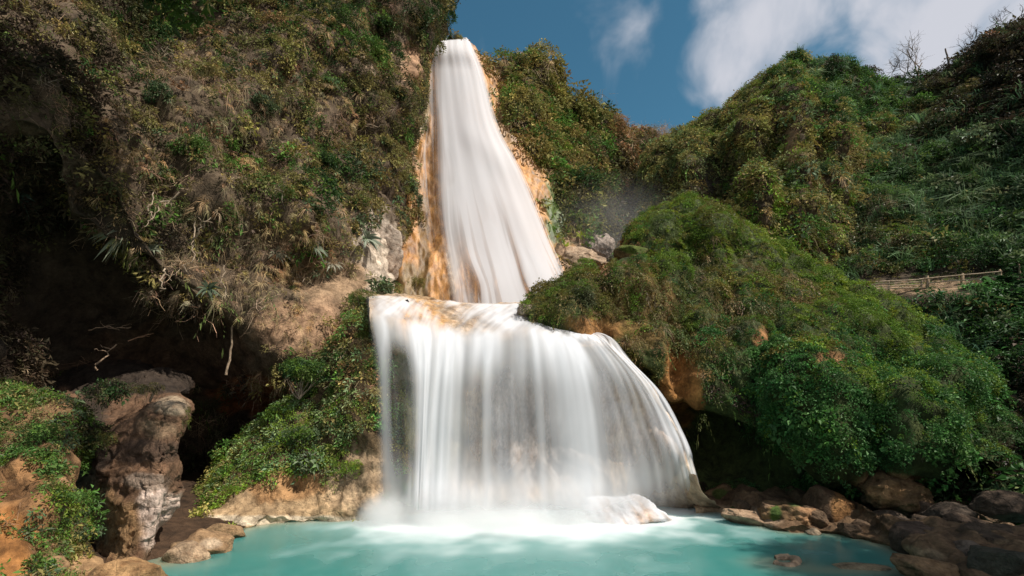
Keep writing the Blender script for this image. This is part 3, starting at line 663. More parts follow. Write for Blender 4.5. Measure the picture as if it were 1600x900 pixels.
cover('moss_cover', 'mossy_mound', 21000, .33, [
    (860, 480, 40, {'oliveleaf': 4, 'mossleaf': 2, 'vinedry': 3, 'dull': 1}), (900, 510, 40, {'vinedry': 2, 'vinedry': 3, 'dull': 1, 'mossleaf': 2}), (950, 440, 50, {'mossleaf': 3, 'oliveleaf': 5, 'vinedry': 2}), (980, 400, 25, {'rust': 4, 'oliveleaf': 2}),
    (980, 480, 50, {'oliveleaf': 4, 'hang': 3, 'vinedry': 3, 'vinedry': 2, S_: 2}), (1050, 340, 60, {'mossleaf': 6, 'moss': 3, 'oliveleaf': 1}), (1020, 400, 50, {'mossleaf': 4, 'smallleaf': 3, 'vine': 2}), (1120, 360, 60, {'moss': 6, 'straw': .4, 'mossleaf': 6}),
    (1060, 470, 50, {'oliveleaf': 5, 'vinedry': 3, 'hang': 2, 'vine': 3}), (1130, 450, 60, {'oliveleaf': 5, 'mossleaf': 2, 'vinedry': 3, 'hang': 2}), (1190, 400, 50, {'moss': 6, 'straw': .4, 'mossleaf': 5}), (1180, 500, 50, {'oliveleaf': 3, 'vinedry': 2, 'smallleaf': 3, 'vine': 2}),
    (1110, 540, 50, {'smallleaf': 2, 'oliveleaf': 4, 'vinedry': 3, 'hang': 2, 'vine': 3}), (1060, 580, 40, {'rust': 3, 'oliveleaf': 3, 'vine': 2}), (1270, 450, 50, {'moss': 4, 'mossleaf': 6}), (1250, 520, 50, {'mossleaf': 2, 'oliveleaf': 5, 'vinedry': 2, 'smallleaf': 1}),
    (1350, 500, 50, {'mossleaf': 5, 'moss': 3}), (1350, 560, 50, {'mossleaf': 4, 'smallleaf': 4}), (1430, 560, 50, {'mossleaf': 4, 'moss': 3, 'smallleaf': 3}), (1230, 600, 60, {'ivy': 7, 'smallleaf': 3, 'mossleaf': 2}),
    (1310, 650, 70, {'ivy': 7, 'smallleaf': 3}), (1400, 640, 70, {'ivy': 6, 'smallleaf': 3, 'mossleaf': 2}), (1500, 640, 60, {'ivy': 4, 'smallleaf': 2, 'mossleaf': 3}), (1420, 720, 50, {'ivy': 7, 'smallleaf': 3}), (1560, 690, 50, {'smallleaf': 4, D_: 3, 'vine': 2}), (1150, 640, 50, {'smallleaf': 3, 'dusk': 2, 'vine': 3})],
    M_leaf, 'moss, creepers and small leaved herbs over the mound', 171,
    bare=[(935, 516, 58, 18), (1062, 602, 32, 60), (1190, 532, 14, 16), (1215, 500, 10, 24), (1300, 560, 26, 10), (1020, 545, 16, 26), (975, 405, 14, 12), (1150, 590, 10, 22), (1385, 762, 50, 16), (1118, 705, 80, 55), (1205, 735, 62, 30)], under=-.3, align=.85, up=.35, lift=.2, clump=(330, .6, .6), gain=1.08)
# ------------------------------------------------------------------ water
def mat_fall(name, tint=(.86, .88, .92), trans=.4):
    m, t, ns, L = nt(name)
    at = node(ns, 'ShaderNodeAttribute', attribute_name='dens')
    df = node(ns, 'ShaderNodeBsdfDiffuse', inp={'Color': (*tint, 1)})
    tl = node(ns, 'ShaderNodeBsdfTranslucent', inp={'Color': (*tint, 1)})
    m1 = node(ns, 'ShaderNodeMixShader', inp={0: trans}); L.new(df.outputs[0], m1.inputs[1]); L.new(tl.outputs[0], m1.inputs[2])
    tp = node(ns, 'ShaderNodeBsdfTransparent')
    m2 = node(ns, 'ShaderNodeMixShader'); L.new(at.outputs['Fac'], m2.inputs[0]); L.new(tp.outputs[0], m2.inputs[1]); L.new(m1.outputs[0], m2.inputs[2])
    o = node(ns, 'ShaderNodeOutputMaterial'); L.new(m2.outputs[0], o.inputs[0])
    return m
M_fall = mat_fall('falling_water')

def n2(u, v, fu, fv, s=0.0, o=3):
    return fbm(np.stack([u * fu + s, v * fv + 3.1 * s, np.full_like(u, s * 1.7)], -1), o)

def sheet(name, C, nv, nu, densf, push=0.0, parent=None, rip=.12, fu=40, seed=1.0, bulge=None):
    G = cr(cr(C, nv, 0), nu, 1)
    N = grid_n(G); s = 1 if np.sum(N * (CAM - G)) > 0 else -1
    v, u = np.meshgrid(np.linspace(0, 1, nv), np.linspace(0, 1, nu), indexing='ij')
    G = G + s * N * (push + rip * n2(u, v, fu, 1.3, seed, 2) + .18 * rip * n2(u, v, fu * 3, 2.0, seed + 2, 1))[..., None]
    if bulge is not None: G = G + s * N * bulge(u, v)[..., None]
    dn = np.clip(densf(u, v), 0, 1)
    Q = grid_q(nv, nu)
    if s < 0: Q = Q[:, ::-1]
    return mk(name, G.reshape(-1, 3), Q, M_fall, vattr={'dens': dn.ravel()}, parent=parent)

# upper fall -----------------------------------------------------------
ul = [(664, 690, 738, 60, 69), (660, 684, 740, 74, 60.0), (655, 684, 756, 112, 58.6), (652, 688, 778, 195, 56.4), (650, 690, 803, 250, 55.0), (655, 694, 833, 315, 53.0), (668, 702, 864, 390, 50.8), (684, 714, 890, 452, 48.6), (690, 720, 905, 500, 47.4)]
C = np.array([[P(L0, y, d), P(L0 + (L1 - L0) * .5, y, d - .1), P(L1, y, d - .25), P(L1 + (R - L1) * .25, y, d - .5), P(L1 + (R - L1) * .5, y, d - .6), P(L1 + (R - L1) * .75, y, d - .5), P(R - 8, y, d - .1), P(R, y, d + .3)] for (L0, L1, R, y, d) in ul])
def dens_u(u, v):
    u = u + .014 * n2(u, v, 5, 5.0, 21.0, 2)
    a = n2(u, v, 17, 1.5, 1.0, 2); b = n2(u, v, 50, 2.4, 2.0, 2); c = n2(u, v, 6, 1.2, 3.0)
    body = sm(.20, .37, u + .02 * b) * sm(1.0, .86 - .06 * v, u + .035 * b + .03 * c)
    d = body * (1.12 - .10 * v + .10 * a + .05 * b + .08 * c) - .10 * sm(.1, .5, n2(u, v, 9, 5.0, 22.0, 2)) * sm(.15, .4, v)
    low = sm(.45, .9, v)
    d = d - low * .45 * sm(.22, .5, a + .4 * b) - low * .45 * np.exp(-((u - .33 - .05 * v) / .035) ** 2) - low * .5 * np.exp(-((u - .66 + .02 * v) / .02) ** 2)
    veil = sm(.0, .1, u) * sm(.34, .2, u) * np.clip(.35 * sm(.5, .15, v) + .75 * a * sm(.9, .3, v) + .3 * b + .14 * (1 - v) - .1 * v, 0, .8)
    return np.maximum(np.clip(d, 0, .985), veil) * sm(0, .03, v - .05 * np.abs((u - .63) / .37) ** 2 - .08 * np.abs((u - .63) / .37) ** 4)
up = sheet('waterfall', C, 260, 360, dens_u, .25, rip=.13, fu=6, seed=1.0, bulge=lambda u, v: .22 * np.exp(-((v - .46 - .25 * (u - .6)) / .07) ** 2) * sm(.4, .7, u) + .12 * n2(u, v, 3, 5, 23.0, 2))
tag(up, 'tall white upper waterfall fanning out down the orange rock face', 'waterfall', kind='structure')

# lower fall -----------------------------------------------------------
Z = lambda a, b: PZ(a, b, .02)
lift = lambda p, h=.3: P(*p) + np.array([0, -.15, h])
cols = [
    [lift((568, 470, 33.5)), lift((568, 480, 31.2)), (571, 503, 29.5), (577, 560, 28.5), (581, 650, 27.5), (582, 740, 26.8), Z(582, 814)],
    [lift((618, 470, 35)), lift((624, 486, 31.8)), (632, 515, 29.5), (638, 570, 28.2), (642, 650, 27.2), (642, 740, 26.5), Z(640, 822)],
    [lift((658, 474, 36.5)), lift((666, 493, 32.6)), (672, 524, 29.7), (672, 575, 28.3), (668, 650, 27.3), (664, 740, 26.5), Z(662, 824)],
    [lift((706, 477, 38)), lift((710, 499, 32.8)), (712, 530, 29.8), (710, 580, 28.3), (706, 650, 27.3), (702, 740, 26.5), Z(700, 827)],
    [lift((765, 481, 38)), lift((765, 503, 32.8)), (765, 530, 29.6), (763, 585, 28.2), (762, 660, 27.2), (762, 740, 26.5), Z(762, 829)],
    [lift((822, 481, 37)), lift((833, 505, 32.8)), (846, 528, 29.6), (854, 585, 28.2), (860, 660, 27.2), (863, 740, 26.5), Z(865, 827)],
    [lift((852, 496, 34.5)), lift((880, 521, 31.8)), (905, 541, 29.4), (925, 590, 28.1), (942, 660, 27.2), (954, 740, 26.5), Z(962, 820)],
    [lift((862, 512, 33)), lift((915, 529, 31.5)), (947, 547, 29.2), (982, 595, 28.1), (1006, 660, 27.4), (1023, 720, 26.9), Z(1036, 808)],
    [lift((890, 526, 32)), lift((938, 532, 31.3)), (967, 554, 29.2), (1014, 605, 28.4), (1048, 665, 27.9), (1068, 720, 27.4), Z(1080, 792)],
    [lift((915, 529, 32)), lift((955, 536, 31.4)), (988, 566, 29.5), (1035, 618, 28.7), (1066, 675, 28.1), (1087, 730, 27.4), Z(1100, 785)]]
C = rows(*[[cols[c][r] for c in range(10)] for r in range(7)])
ux = lambda px: np.interp(px, [581, 642, 668, 706, 762, 858, 942, 1006, 1048, 1066], np.linspace(0, 1, 10))
strands = [(603, 7, .75), (634, 5, .16), (664, 15, .5), (690, 24, .6), (716, 12, .3), (738, 7, .16), (762, 6, .55), (778, 5, .2), (806, 5, .3), (818, 5, .42), (842, 5.5, .66), (858, 4, .2), (880, 12, .62), (902, 12, .68), (920, 9, .5), (944, 6, .34), (962, 5, .16),
           (985, 5, .30), (1003, 4, .34), (1020, 4, .35), (1035, 4, .6), (1047, 2.4, .85), (1056, 2.4, .75), (1063, 2, .7)]
def strand_sum(u, v, shift=0.0):
    S = 0
    for (px, w_, a_) in strands:
        c0 = ux(px) + .004 * n2(v * 0 + px * .013, v, 5, 1.2, px * .1, 2)
        wu = (ux(px + w_) - ux(px - w_)) * .68
        S = S + a_ * np.exp(-((u - c0 - shift) / wu) ** 2 * .7)
    return S
def dens_l(u, v):
    u = u + .006 * n2(u, v, 5, 3.0, 31.0, 2) * sm(.3, .6, v)
    a = n2(u, v, 24, .9, 5.0, 2); b = n2(u, v, 80, 1.3, 6.0, 2)
    q = n2(u + .35 * v, v, 30, 4.0, 8.0); q2 = n2(u - .3 * v, v, 16, 6.0, 9.0)
    S = strand_sum(u, v)
    crest = sm(.20, .33, v) * sm(.60, .36, v)
    d = S * (.84 + .28 * a) + .06 * a + .05 * b + .03
    d = d + crest * (.34 + .35 * a) * sm(1.0, .82, u)
    thin_ = np.exp(-((u - ux(790)) / .10) ** 2) + .8 * np.exp(-((u - ux(975)) / .06) ** 2) + .5 * np.exp(-((u - ux(730)) / .03) ** 2)
    d = d * (1 - .5 * np.clip(thin_, 0, 1) * sm(.42, .6, v) * sm(1, .85, v))
    ledge = sm(.34, .22, v)
    # the shelf above the lip: thin runnels over bare rock at its left, a full sheet towards the middle
    full = sm(.40, .5, u) * sm(.93, .82, u)
    lf_ = .46 + .42 * full + .5 * q + .25 * q2 + .3 * sm(.2, .02, u) - .6 * np.exp(-((u - .27 - .35 * (v - .1)) / .06) ** 2)
    d = d * (1 - ledge) + ledge * lf_
    d = d - .5 * np.exp(-((u - ux(627)) / .04) ** 2) * sm(.36, .5, v) * sm(.95, .75, v)
    d = np.clip(d, 0.02, .965)
    d = d + sm(.74, .9, v) * .4 * (1 - d) * sm(.95, .7, u)
    return d * sm(0, .03, v) * sm(.005, .07, u + .012 * a) * sm(1, .985, u) * (.05 + .95 * sm(1.0, .86, v))
lf = sheet('waterfall', C, 200, 520, dens_l, .05, rip=.07, fu=18, seed=4.0, bulge=lambda u, v:   .10 * np.minimum(strand_sum(u, v), 1) * sm(.25, .5, v))
tag(lf, 'wide lower waterfall falling as silky strands from the tan ledge into the pool', 'waterfall', kind='structure')
# a thinner curtain falling just behind the front one
C2 = C.copy(); C2[3:, :, 1] += .75; C2[2:, :, 1] += .25
def dens_i(u, v):
    a = n2(u, v, 13, .8, 15.0, 2); b = n2(u, v, 34, 1.2, 16.0, 2)
    return np.clip(.06 + .40 * a + .2 * b, 0, .5) * sm(.25, .5, v) * sm(0, .05, u) * sm(1, .9, u) * (1 - .55 * np.exp(-((u - ux(625)) / .04) ** 2))
it = sheet('inner_curtain', C2, 120, 400, dens_i, .0, rip=.1, fu=50, seed=9.0, parent=lf)

# pool -------------------------------------------------------------------
def mat_pool():
    m, t, ns, L = nt('pool_water')
    fo = node(ns, 'ShaderNodeAttribute', attribute_name='foam'); sh = node(ns, 'ShaderNodeAttribute', attribute_name='shallow')
    geo = node(ns, 'ShaderNodeNewGeometry')
    n1 = node(ns, 'ShaderNodeTexNoise', inp={'Scale': .35, 'Detail': 3}); L.new(geo.outputs['Position'], n1.inputs[0])
    mx = node(ns, 'ShaderNodeMix', data_type='RGBA', inp={6: (.034, .17, .155, 1), 7: (.052, .222, .20, 1)}); L.new(n1.outputs[0], mx.inputs[0])
    m2 = node(ns, 'ShaderNodeMix', data_type='RGBA', inp={7: (.33, .32, .2, 1)}); L.new(sh.outputs['Fac'], m2.inputs[0]); L.new(mx.outputs[2], m2.inputs[6])
    m3 = node(ns, 'ShaderNodeMix', data_type='RGBA', inp={7: (.74, .79, .79, 1)}); L.new(fo.outputs['Fac'], m3.inputs[0]); L.new(m2.outputs[2], m3.inputs[6])
    bs = node(ns, 'ShaderNodeBsdfPrincipled', inp={'Roughness': .22, 'IOR': 1.33, 'Specular IOR Level': .4})
    L.new(m3.outputs[2], bs.inputs['Base Color'])
    bs.subsurface_method = 'BURLEY'; bs.inputs['Subsurface Weight'].default_value = .9; bs.inputs['Subsurface Radius'].default_value = (.7, 1.2, 1.2); bs.inputs['Subsurface Scale'].default_value = 1.0
    rr = node(ns, 'ShaderNodeMapRange', inp={1: 0, 2: .5, 3: .22, 4: .9}); L.new(fo.outputs['Fac'], rr.inputs[0]); L.new(rr.outputs[0], bs.inputs['Roughness'])
    n3 = node(ns, 'ShaderNodeTexNoise', inp={'Scale': .9, 'Detail': 2}); L.new(geo.outputs['Position'], n3.inputs[0])
    bp = node(ns, 'ShaderNodeBump', inp={'Strength': .12, 'Distance': .1}); L.new(n3.outputs[0], bp.inputs['Height']); L.new(bp.outputs[0], bs.inputs['Normal'])
    o = node(ns, 'ShaderNodeOutputMaterial'); L.new(bs.outputs[0], o.inputs[0])
    return m
nx, ny = 420, 320
X, Y = np.meshgrid(np.linspace(-34, 34, nx), np.linspace(4, 44, ny))
V = np.stack([X, Y, np.zeros_like(X)], -1).reshape(-1, 3)
land = np.array([PZ(a, b) for a, b in [(596, 814), (640, 822), (700, 827), (762, 829), (865, 827), (962, 820), (1036, 808), (1080, 794), (1100, 786)]])
def dist_line(V, pts):
    best = np.full(len(V), 1e9); tt = np.zeros(len(V))
    for i in range(len(pts) - 1):
        a, b = pts[i, :2], pts[i + 1, :2]; ab = b - a
        k = np.clip(((V[:, :2] - a) @ ab) / (ab @ ab), 0, 1)
        d = np.linalg.norm(V[:, :2] - a - k[:, None] * ab, axis=1)
        m_ = d < best; best[m_] = d[m_]; tt[m_] = (i + k[m_]) / (len(pts) - 1)
    return best, tt
dl, tl_ = dist_line(V, land)
nz = fbm(np.stack([V[:, 0] * .5, V[:, 1] * .4, V[:, 0] * 0], -1), 3); nf_ = fbm(np.stack([V[:, 0] * 1.9, V[:, 1] * .9, V[:, 0] * 0 + 5], -1), 3)
reach = (1.7 + 1.5 * nz) * sm(1.0, .72, tl_) * (.75 + .5 * sm(.0, .15, tl_)) + .25
foam = np.clip(1.05 * np.exp(-(dl / np.maximum(reach, .2)) ** 1.4) + .05 * nf_ * np.exp(-dl / 3.0), 0, 1)
foam = np.maximum(foam, .25 * np.exp(-(dl / 3.2) ** 2) * sm(1, .75, tl_))
shore_r = np.array([PZ(a, b) for a, b in wl]); shore_l = np.array([PZ(a, b) for a, b in [(255, 880), (290, 850), (345, 828), (450, 815), (540, 811), (590, 808)]])
d1, _ = dist_line(V, shore_r); d2, _ = dist_line(V, shore_l)
rock_c = PZ(1222, 880); rock_d = PZ(1350, 892)
dr = np.linalg.norm((V - rock_c)[:, :2] / [1.1, .75], axis=1); ds = np.linalg.norm((V - rock_d)[:, :2] / [2.2, .55], axis=1)
shal = np.clip(.8 * np.exp(-(d1 / .55) ** 1.5) + .75 * np.exp(-(d2 / .8) ** 1.5) + .55 * np.exp(-dr ** 2) + .6 * np.exp(-ds ** 2), 0, .85)
po = mk('pool', V, grid_q(ny, nx), mat_pool(), vattr={'foam': foam, 'shallow': shal})
tag(po, 'milky turquoise pool with white foam under the lower waterfall', 'pool', kind='structure')

# spray hanging over the landing line and in the gorge behind the mound
def spray(name, c, r, dens, label, ns_=.5):
    import bmesh
    bm = bmesh.new(); bmesh.ops.create_icosphere(bm, subdivisions=3, radius=1.0)
    me = bpy.data.meshes.new(name); bm.to_mesh(me); bm.free()
    o = bpy.data.objects.new(name, me); COL.objects.link(o); o.location = c; o.scale = r
    m, t, ns, L = nt(name)
    tc = node(ns, 'ShaderNodeTexCoord')
    ln = node(ns, 'ShaderNodeVectorMath', operation='LENGTH'); L.new(tc.outputs['Object'], ln.inputs[0])
    fa = node(ns, 'ShaderNodeMapRange', interpolation_type='SMOOTHSTEP', inp={1: 1.0, 2: .1, 3: 0, 4: 1}); L.new(ln.outputs['Value'], fa.inputs[0])
    nn = node(ns, 'ShaderNodeTexNoise', inp={'Scale': ns_, 'Detail': 2}); g_ = node(ns, 'ShaderNodeNewGeometry'); L.new(g_.outputs['Position'], nn.inputs[0])
    nr_ = node(ns, 'ShaderNodeMapRange', inp={1: .3, 2: .7, 3: .3, 4: 1.6}); L.new(nn.outputs[0], nr_.inputs[0])
    mu = node(ns, 'ShaderNodeMath', operation='MULTIPLY'); L.new(fa.outputs[0], mu.inputs[0]); L.new(nr_.outputs[0], mu.inputs[1])
    m2 = node(ns, 'ShaderNodeMath', operation='MULTIPLY', inp={1: dens}); L.new(mu.outputs[0], m2.inputs[0])
    vo = node(ns, 'ShaderNodeVolumePrincipled', inp={'Color': (.97, .97, .97, 1), 'Anisotropy': .0}); L.new(m2.outputs[0], vo.inputs['Density'])
    ou = node(ns, 'ShaderNodeOutputMaterial'); L.new(vo.outputs[0], ou.inputs['Volume'])
    me.materials.append(m)
    tag(o, label, kind='stuff')
    return o
for (px, py, rx, ry, rz, de) in [(604, 816, 1.7, 1.6, 1.7, 1.6), (668, 815, 1.9, 1.5, 2.3, 1.5), (740, 818, 2.3, 1.6, 2.0, 1.5), (815, 818, 1.9, 1.4, 1.9, 1.4), (890, 814, 2.0, 1.5, 2.2, 1.4), (968, 810, 2.1, 1.5, 1.5, 1.3), (770, 830, 7.0, 2.6, 1.15, .8)]:
    spray('mist', tuple(PZ(px, py, .1) + np.array([0, .1, 0])), (rx, ry, rz), de, 'white spray drifting over the foot of the lower waterfall')
spray('mist', tuple(P(960, 360, 56)), (9, 7, 8), .022, 'thin spray hanging in the gorge behind the mossy mound', .25)
# ------------------------------------------------------------------ single things
M_bark = mat_rock('bark', None, (.6, .55, .5), 6.0, .5, .9, .02, stretch=4)
M_wood = mat_rock('weathered_wood', None, (.6, .5, .42), 5.0, .4, .85, .015)
M_boulder = mat_rock('boulder_rock', None, (.5, .42, .36), 1.6, 1.0, .8, .2)

def on(land, px, py):
    V, Q, N = LAND[land]
    qx, qy = proj(V); f = np.sum(N * unit(CAM - V), -1)
    s = (qx - px) ** 2 + (qy - py) ** 2 + np.where(f < -.1, 4000, 0) + .02 * (V[:, 1] - 10) ** 2
    i = int(np.argmin(s)); return V[i].copy(), N[i].copy()

def ico(sub):
    import bmesh
    bm = bmesh.new(); bmesh.ops.create_icosphere(bm, subdivisions=sub, radius=1.0)
    V = np.array([v.co[:] for v in bm.verts]); Fc = np.array([[v.index for v in f.verts] for f in bm.faces]); bm.free()
    return unit(V), Fc
ICO4, ICO5 = ico(5), ico(6)

def rock_shape(seed, size, planes=16, rough=.06, sub=None, spin=0.0, tilt=0.0):
    D, Fc = sub or ICO4
    r = np.random.default_rng(seed)
    pn = unit(r.normal(size=(planes, 3))); ph = r.uniform(.72, 1.0, planes)
    dt = D @ pn.T
    rad = np.min(np.where(dt > .05, ph / np.maximum(dt, .05), 9), axis=1)
    rad = np.minimum(rad, 1.15)
    rad = rad + rough * fbm(D * 1.7 + seed, 4) + rough * .45 * fbm(D * 5 + seed, 3)
    V = D * rad[:, None] * np.array(size)
    c, s = cos(tilt), sin(tilt); V = np.stack([V[:, 0] * c + V[:, 2] * s, V[:, 1], -V[:, 0] * s + V[:, 2] * c], 1)
    c, s = cos(spin), sin(spin); V = np.stack([V[:, 0] * c - V[:, 1] * s, V[:, 0] * s + V[:, 1] * c, V[:, 2]], 1)
    return V, Fc

def rock(name, loc, size, seed, col, label, cat='rock', group=None, patch=(), **kw):
    V, Fc = rock_shape(seed, size, **kw)
    loc = np.array(loc, float); Wd = V + loc
    px, py = proj(Wd)
    c = np.repeat(np.array(col, float)[None], len(V), 0)
    w_ = fbm(Wd / .8, 4)
    for (x, y, rx, ry, cc) in patch:
        k = sm(1.15, .75, np.sqrt(((px - x) / rx) ** 2 + ((py - y) / ry) ** 2) + .3 * w_)[:, None]
        c = c * (1 - k) + np.array(cc) * k
    o = mk(name, V, Fc, M_boulder, vcol=c); o.location = loc
    tag(o, label, cat, group)
    return o

def tube_mesh(paths, sides=6):
    """paths: list of (points (n,3), radii (n))"""
    Vs, Qs, b = [], [], 0
    for pts, rad in paths:
        pts = np.asarray(pts, float); n = len(pts)
        tg = unit(np.gradient(pts, axis=0))
        ref = np.array([0.31, .2, 1.0]) if abs(tg[0][2]) < .9 else np.array([1., .2, .1])
        s = unit(np.cross(tg, ref)); q = np.cross(tg, s)
        a = np.linspace(0, 2 * pi, sides, endpoint=False)
        ring = pts[:, None] + (s[:, None] * np.cos(a)[None, :, None] + q[:, None] * np.sin(a)[None, :, None]) * np.asarray(rad)[:, None, None]
        Vs.append(ring.reshape(-1, 3))
        i = np.arange(n - 1)[:, None] * sides + np.arange(sides)[None]; j = np.arange(n - 1)[:, None] * sides + (np.arange(sides)[None] + 1) % sides
        Qs.append(np.stack([i, j, j + sides, i + sides], -1).reshape(-1, 4) + b)
        c0 = len(ring.reshape(-1, 3)); 
        cap = [[b + k, b + k + 1, b + sides - 1 - k - 1 + 0, b + sides - 1 - k] for k in range(0)]
        b += c0
    return np.concatenate(Vs), np.concatenate(Qs)

def wig(a, b, n, amp, r):
    a, b = np.array(a, float), np.array(b, float)
    t = np.linspace(0, 1, n)[:, None]
    w_ = np.cumsum(r.normal(size=(n, 3)), 0) * amp; w_ = w_ - t * w_[-1]
    return a + (b - a) * t + w_ - (1 - t) * w_[0]

def branching(base, direction, length, radius, depth, r, out, tips, spread=.6, up=.15):
    n = 6
    d = unit(np.array(direction, float)); p = np.array(base, float); pts = [p]
    for k in range(n):
        d = unit(d + r.normal(size=3) * .14 + np.array([0, 0, up * .15])); p = p + d * length / n; pts.append(p)
    out.append((np.array(pts), np.linspace(radius, radius * .6, n + 1)))
    if depth == 0:
        tips.append((p, d)); return
    for k in range(r.integers(2, 4)):
        i = r.integers(3, n + 1)
        dd = unit(d + r.normal(size=3) * spread + np.array([0, 0, up]))
        branching(pts[i], dd, length * r.uniform(.55, .85), radius * .55, depth - 1, r, out, tips, spread, up)

def bare_tree(base, h, label, seed, col=(.17, .12, .1), group=None, depth=4, lean=(0, 0, 1), rad=.13):
    r = np.random.default_rng(seed)
    root = empty('bare_tree', base)
    tp, tips, tw = [], [], []
    branching((0, 0, -.3), lean, h * .42, rad, 2, r, tp, tips, .55, .3)
    V, Q = tube_mesh(tp); mk('trunk', V, Q, M_bark, root, vcol=np.repeat(np.array([col]), len(V), 0))
    ends = []
    for p, d in tips:
        for k in range(3):
            branching(p, d + r.normal(size=3) * .5, h * .2, max(rad * .24, .04), 2, r, tw, ends, .7, .2)
    V, Q = tube_mesh(tw, 4); mk('bare_crown', V, Q, M_bark, root, vcol=np.repeat(np.array([[c * .8 for c in col]]), len(V), 0))
    return tag(root, label, 'tree', group)

def leafy_crown(name, root, n, rx, rz, cz, kinds, size, seed, mat, lobes=9, flat=.0):
    """crown of leaf tufts set on uneven lobes with gaps between them"""
    r = np.random.default_rng(seed)
    lc = unit(r.normal(size=(lobes, 3))) * r.uniform(.35, .8, (lobes, 1)); lc[:, 2] = np.abs(lc[:, 2]) * (1 - flat) - .15
    lr = r.uniform(.28, .5, lobes)
    k = r.integers(0, lobes, n); d = unit(r.normal(size=(n, 3)))
    p = (lc[k] + d * lr[k][:, None] * r.uniform(.5, 1.05, (n, 1))) * np.array([rx, rx, rz]) + np.array([0, 0, cz])
    kn = r.choice(list(kinds.keys()), n, p=np.array(list(kinds.values()), float) / sum(kinds.values())).astype(object)
    o = build_tufts(name, p, d, kn, size * np.exp(r.normal(size=n) * .25), mat, seed + 1, .7, .5, parent=root)
    return o

def bush(name, pos, r_m, h_m, kinds, label, seed, n=70, cat='shrub', group=None, stems=4, tuft=.34, stemcol=(.2, .15, .1), mat=None, nrm=None):
    r = np.random.default_rng(seed)
    root = empty(name, pos)
    out = np.array([0, 0, 1.0]) if nrm is None else unit(nrm * .6 + np.array([0, 0, .7]))
    sp_ = [(wig((0, 0, -.25), out * h_m * .6 + np.array([r.normal() * .45 * r_m, r.normal() * .45 * r_m, 0]), 6, .03 * h_m, r), np.linspace(.05, .018, 6) * max(1, h_m)) for _ in range(stems)]
    V, Q = tube_mesh(sp_, 5); mk('stem', V, Q, M_bark, root, vcol=np.repeat(np.array([stemcol]), len(V), 0))
    o = leafy_crown('crown', root, n, r_m, h_m * .6, h_m * .5, kinds, tuft * max(r_m, h_m) , seed + 3, mat or M_leaf)
    if nrm is not None: o.location = out * h_m * .3 - np.array([0, 0, h_m * .3])
    return tag(root, label, cat, group)

def rosette(name, pos, nrm, L_, nl, col, label, seed, w=.09, droop=.5, cat='plant', group=None, spread=.9):
    """spiky rosette of long pointed leaves"""
    r = np.random.default_rng(seed); Vs, Qs, Cs, b = [], [], [], 0
    ax = unit(np.array(nrm) * .7 + np.array([0, 0, .35])); s = unit(np.cross(ax, [0.3, .1, 1])); q = np.cross(ax, s)
    for i in range(nl):
        a = i * 2.399 + r.normal() * .2; el = spread * r.uniform(.4, 1.25)
        d = unit((s * cos(a) + q * sin(a)) * el + ax * .75); sd = unit(np.cross(d, ax + r.normal(size=3) * .1)); l = L_ * r.uniform(.7, 1.15)
        n = 7; t = np.linspace(0, 1, n)
        c = d * (t * l)[:, None] + np.array([0, 0, -1.0]) * (droop * l * t ** 2.2)[:, None]
        wd = w * l * np.sin(np.pi * np.clip(t * .8 + .18, 0, 1)) * (1 - t ** 4)
        nn_ = np.cross(d, sd)
        A = c - sd * wd[:, None] + nn_ * (wd * .35)[:, None]; B = c + sd * wd[:, None] + nn_ * (wd * .35)[:, None]
        Vs.append(np.stack([A, c, B], 1).reshape(-1, 3))
        i0 = np.arange(n - 1)[:, None] * 3
        Qs.append(np.concatenate([np.concatenate([i0, i0 + 1, i0 + 4, i0 + 3], 1), np.concatenate([i0 + 1, i0 + 2, i0 + 5, i0 + 4], 1)]) + b)
        Cs.append(np.repeat(np.array([col]) * r.uniform(.7, 1.3), (n - 1) * 2, 0)); b += n * 3
    o = mk(name, np.concatenate(Vs), np.concatenate(Qs), M_leaf, fcol=np.concatenate(Cs)); o.location = pos
    return tag(o, label, cat, group)

def stick(name, a, b, rad, col, label, seed, amp=.02, cat='branch', forks=0, group=None, sides=7):
    r = np.random.default_rng(seed)
    a = np.array(a, float); b = np.array(b, float); ln = np.linalg.norm(b - a)
    pts = wig((0, 0, 0), b - a, 12, amp * ln, r)
    ps = [(pts, np.linspace(rad, rad * .6, 12))]
    for k in range(forks):
        i = r.integers(3, 11); d = unit(unit(b - a) + r.normal(size=3) * .8) * ln * r.uniform(.2, .45)
        ps.append((wig(pts[i], pts[i] + d, 7, amp * ln * .5, r), np.linspace(rad * .55, rad * .25, 7)))
    V, Q = tube_mesh(ps, sides)
    o = mk(name, V, Q, M_wood, vcol=np.repeat(np.array([col]), len(V), 0)); o.location = a
    return tag(o, label, cat, group)

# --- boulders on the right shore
BR = (.15, .09, .05); LIT_ORANGE = (.38, .19, .07); DKR = (.085, .06, .042)
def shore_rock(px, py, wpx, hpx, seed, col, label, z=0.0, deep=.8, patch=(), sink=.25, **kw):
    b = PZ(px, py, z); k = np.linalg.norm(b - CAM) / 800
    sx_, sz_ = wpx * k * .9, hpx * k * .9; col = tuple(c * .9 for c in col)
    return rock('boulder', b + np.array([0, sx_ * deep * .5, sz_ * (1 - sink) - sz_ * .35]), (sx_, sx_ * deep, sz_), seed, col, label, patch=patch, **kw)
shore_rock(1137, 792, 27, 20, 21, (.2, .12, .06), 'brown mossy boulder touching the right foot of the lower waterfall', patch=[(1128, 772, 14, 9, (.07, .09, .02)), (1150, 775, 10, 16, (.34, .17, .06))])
shore_rock(1186, 822, 44, 13, 22, (.40, .27, .17), 'low flat tan boulder sloping into the turquoise water', z=-.05, deep=.6, tilt=.22)
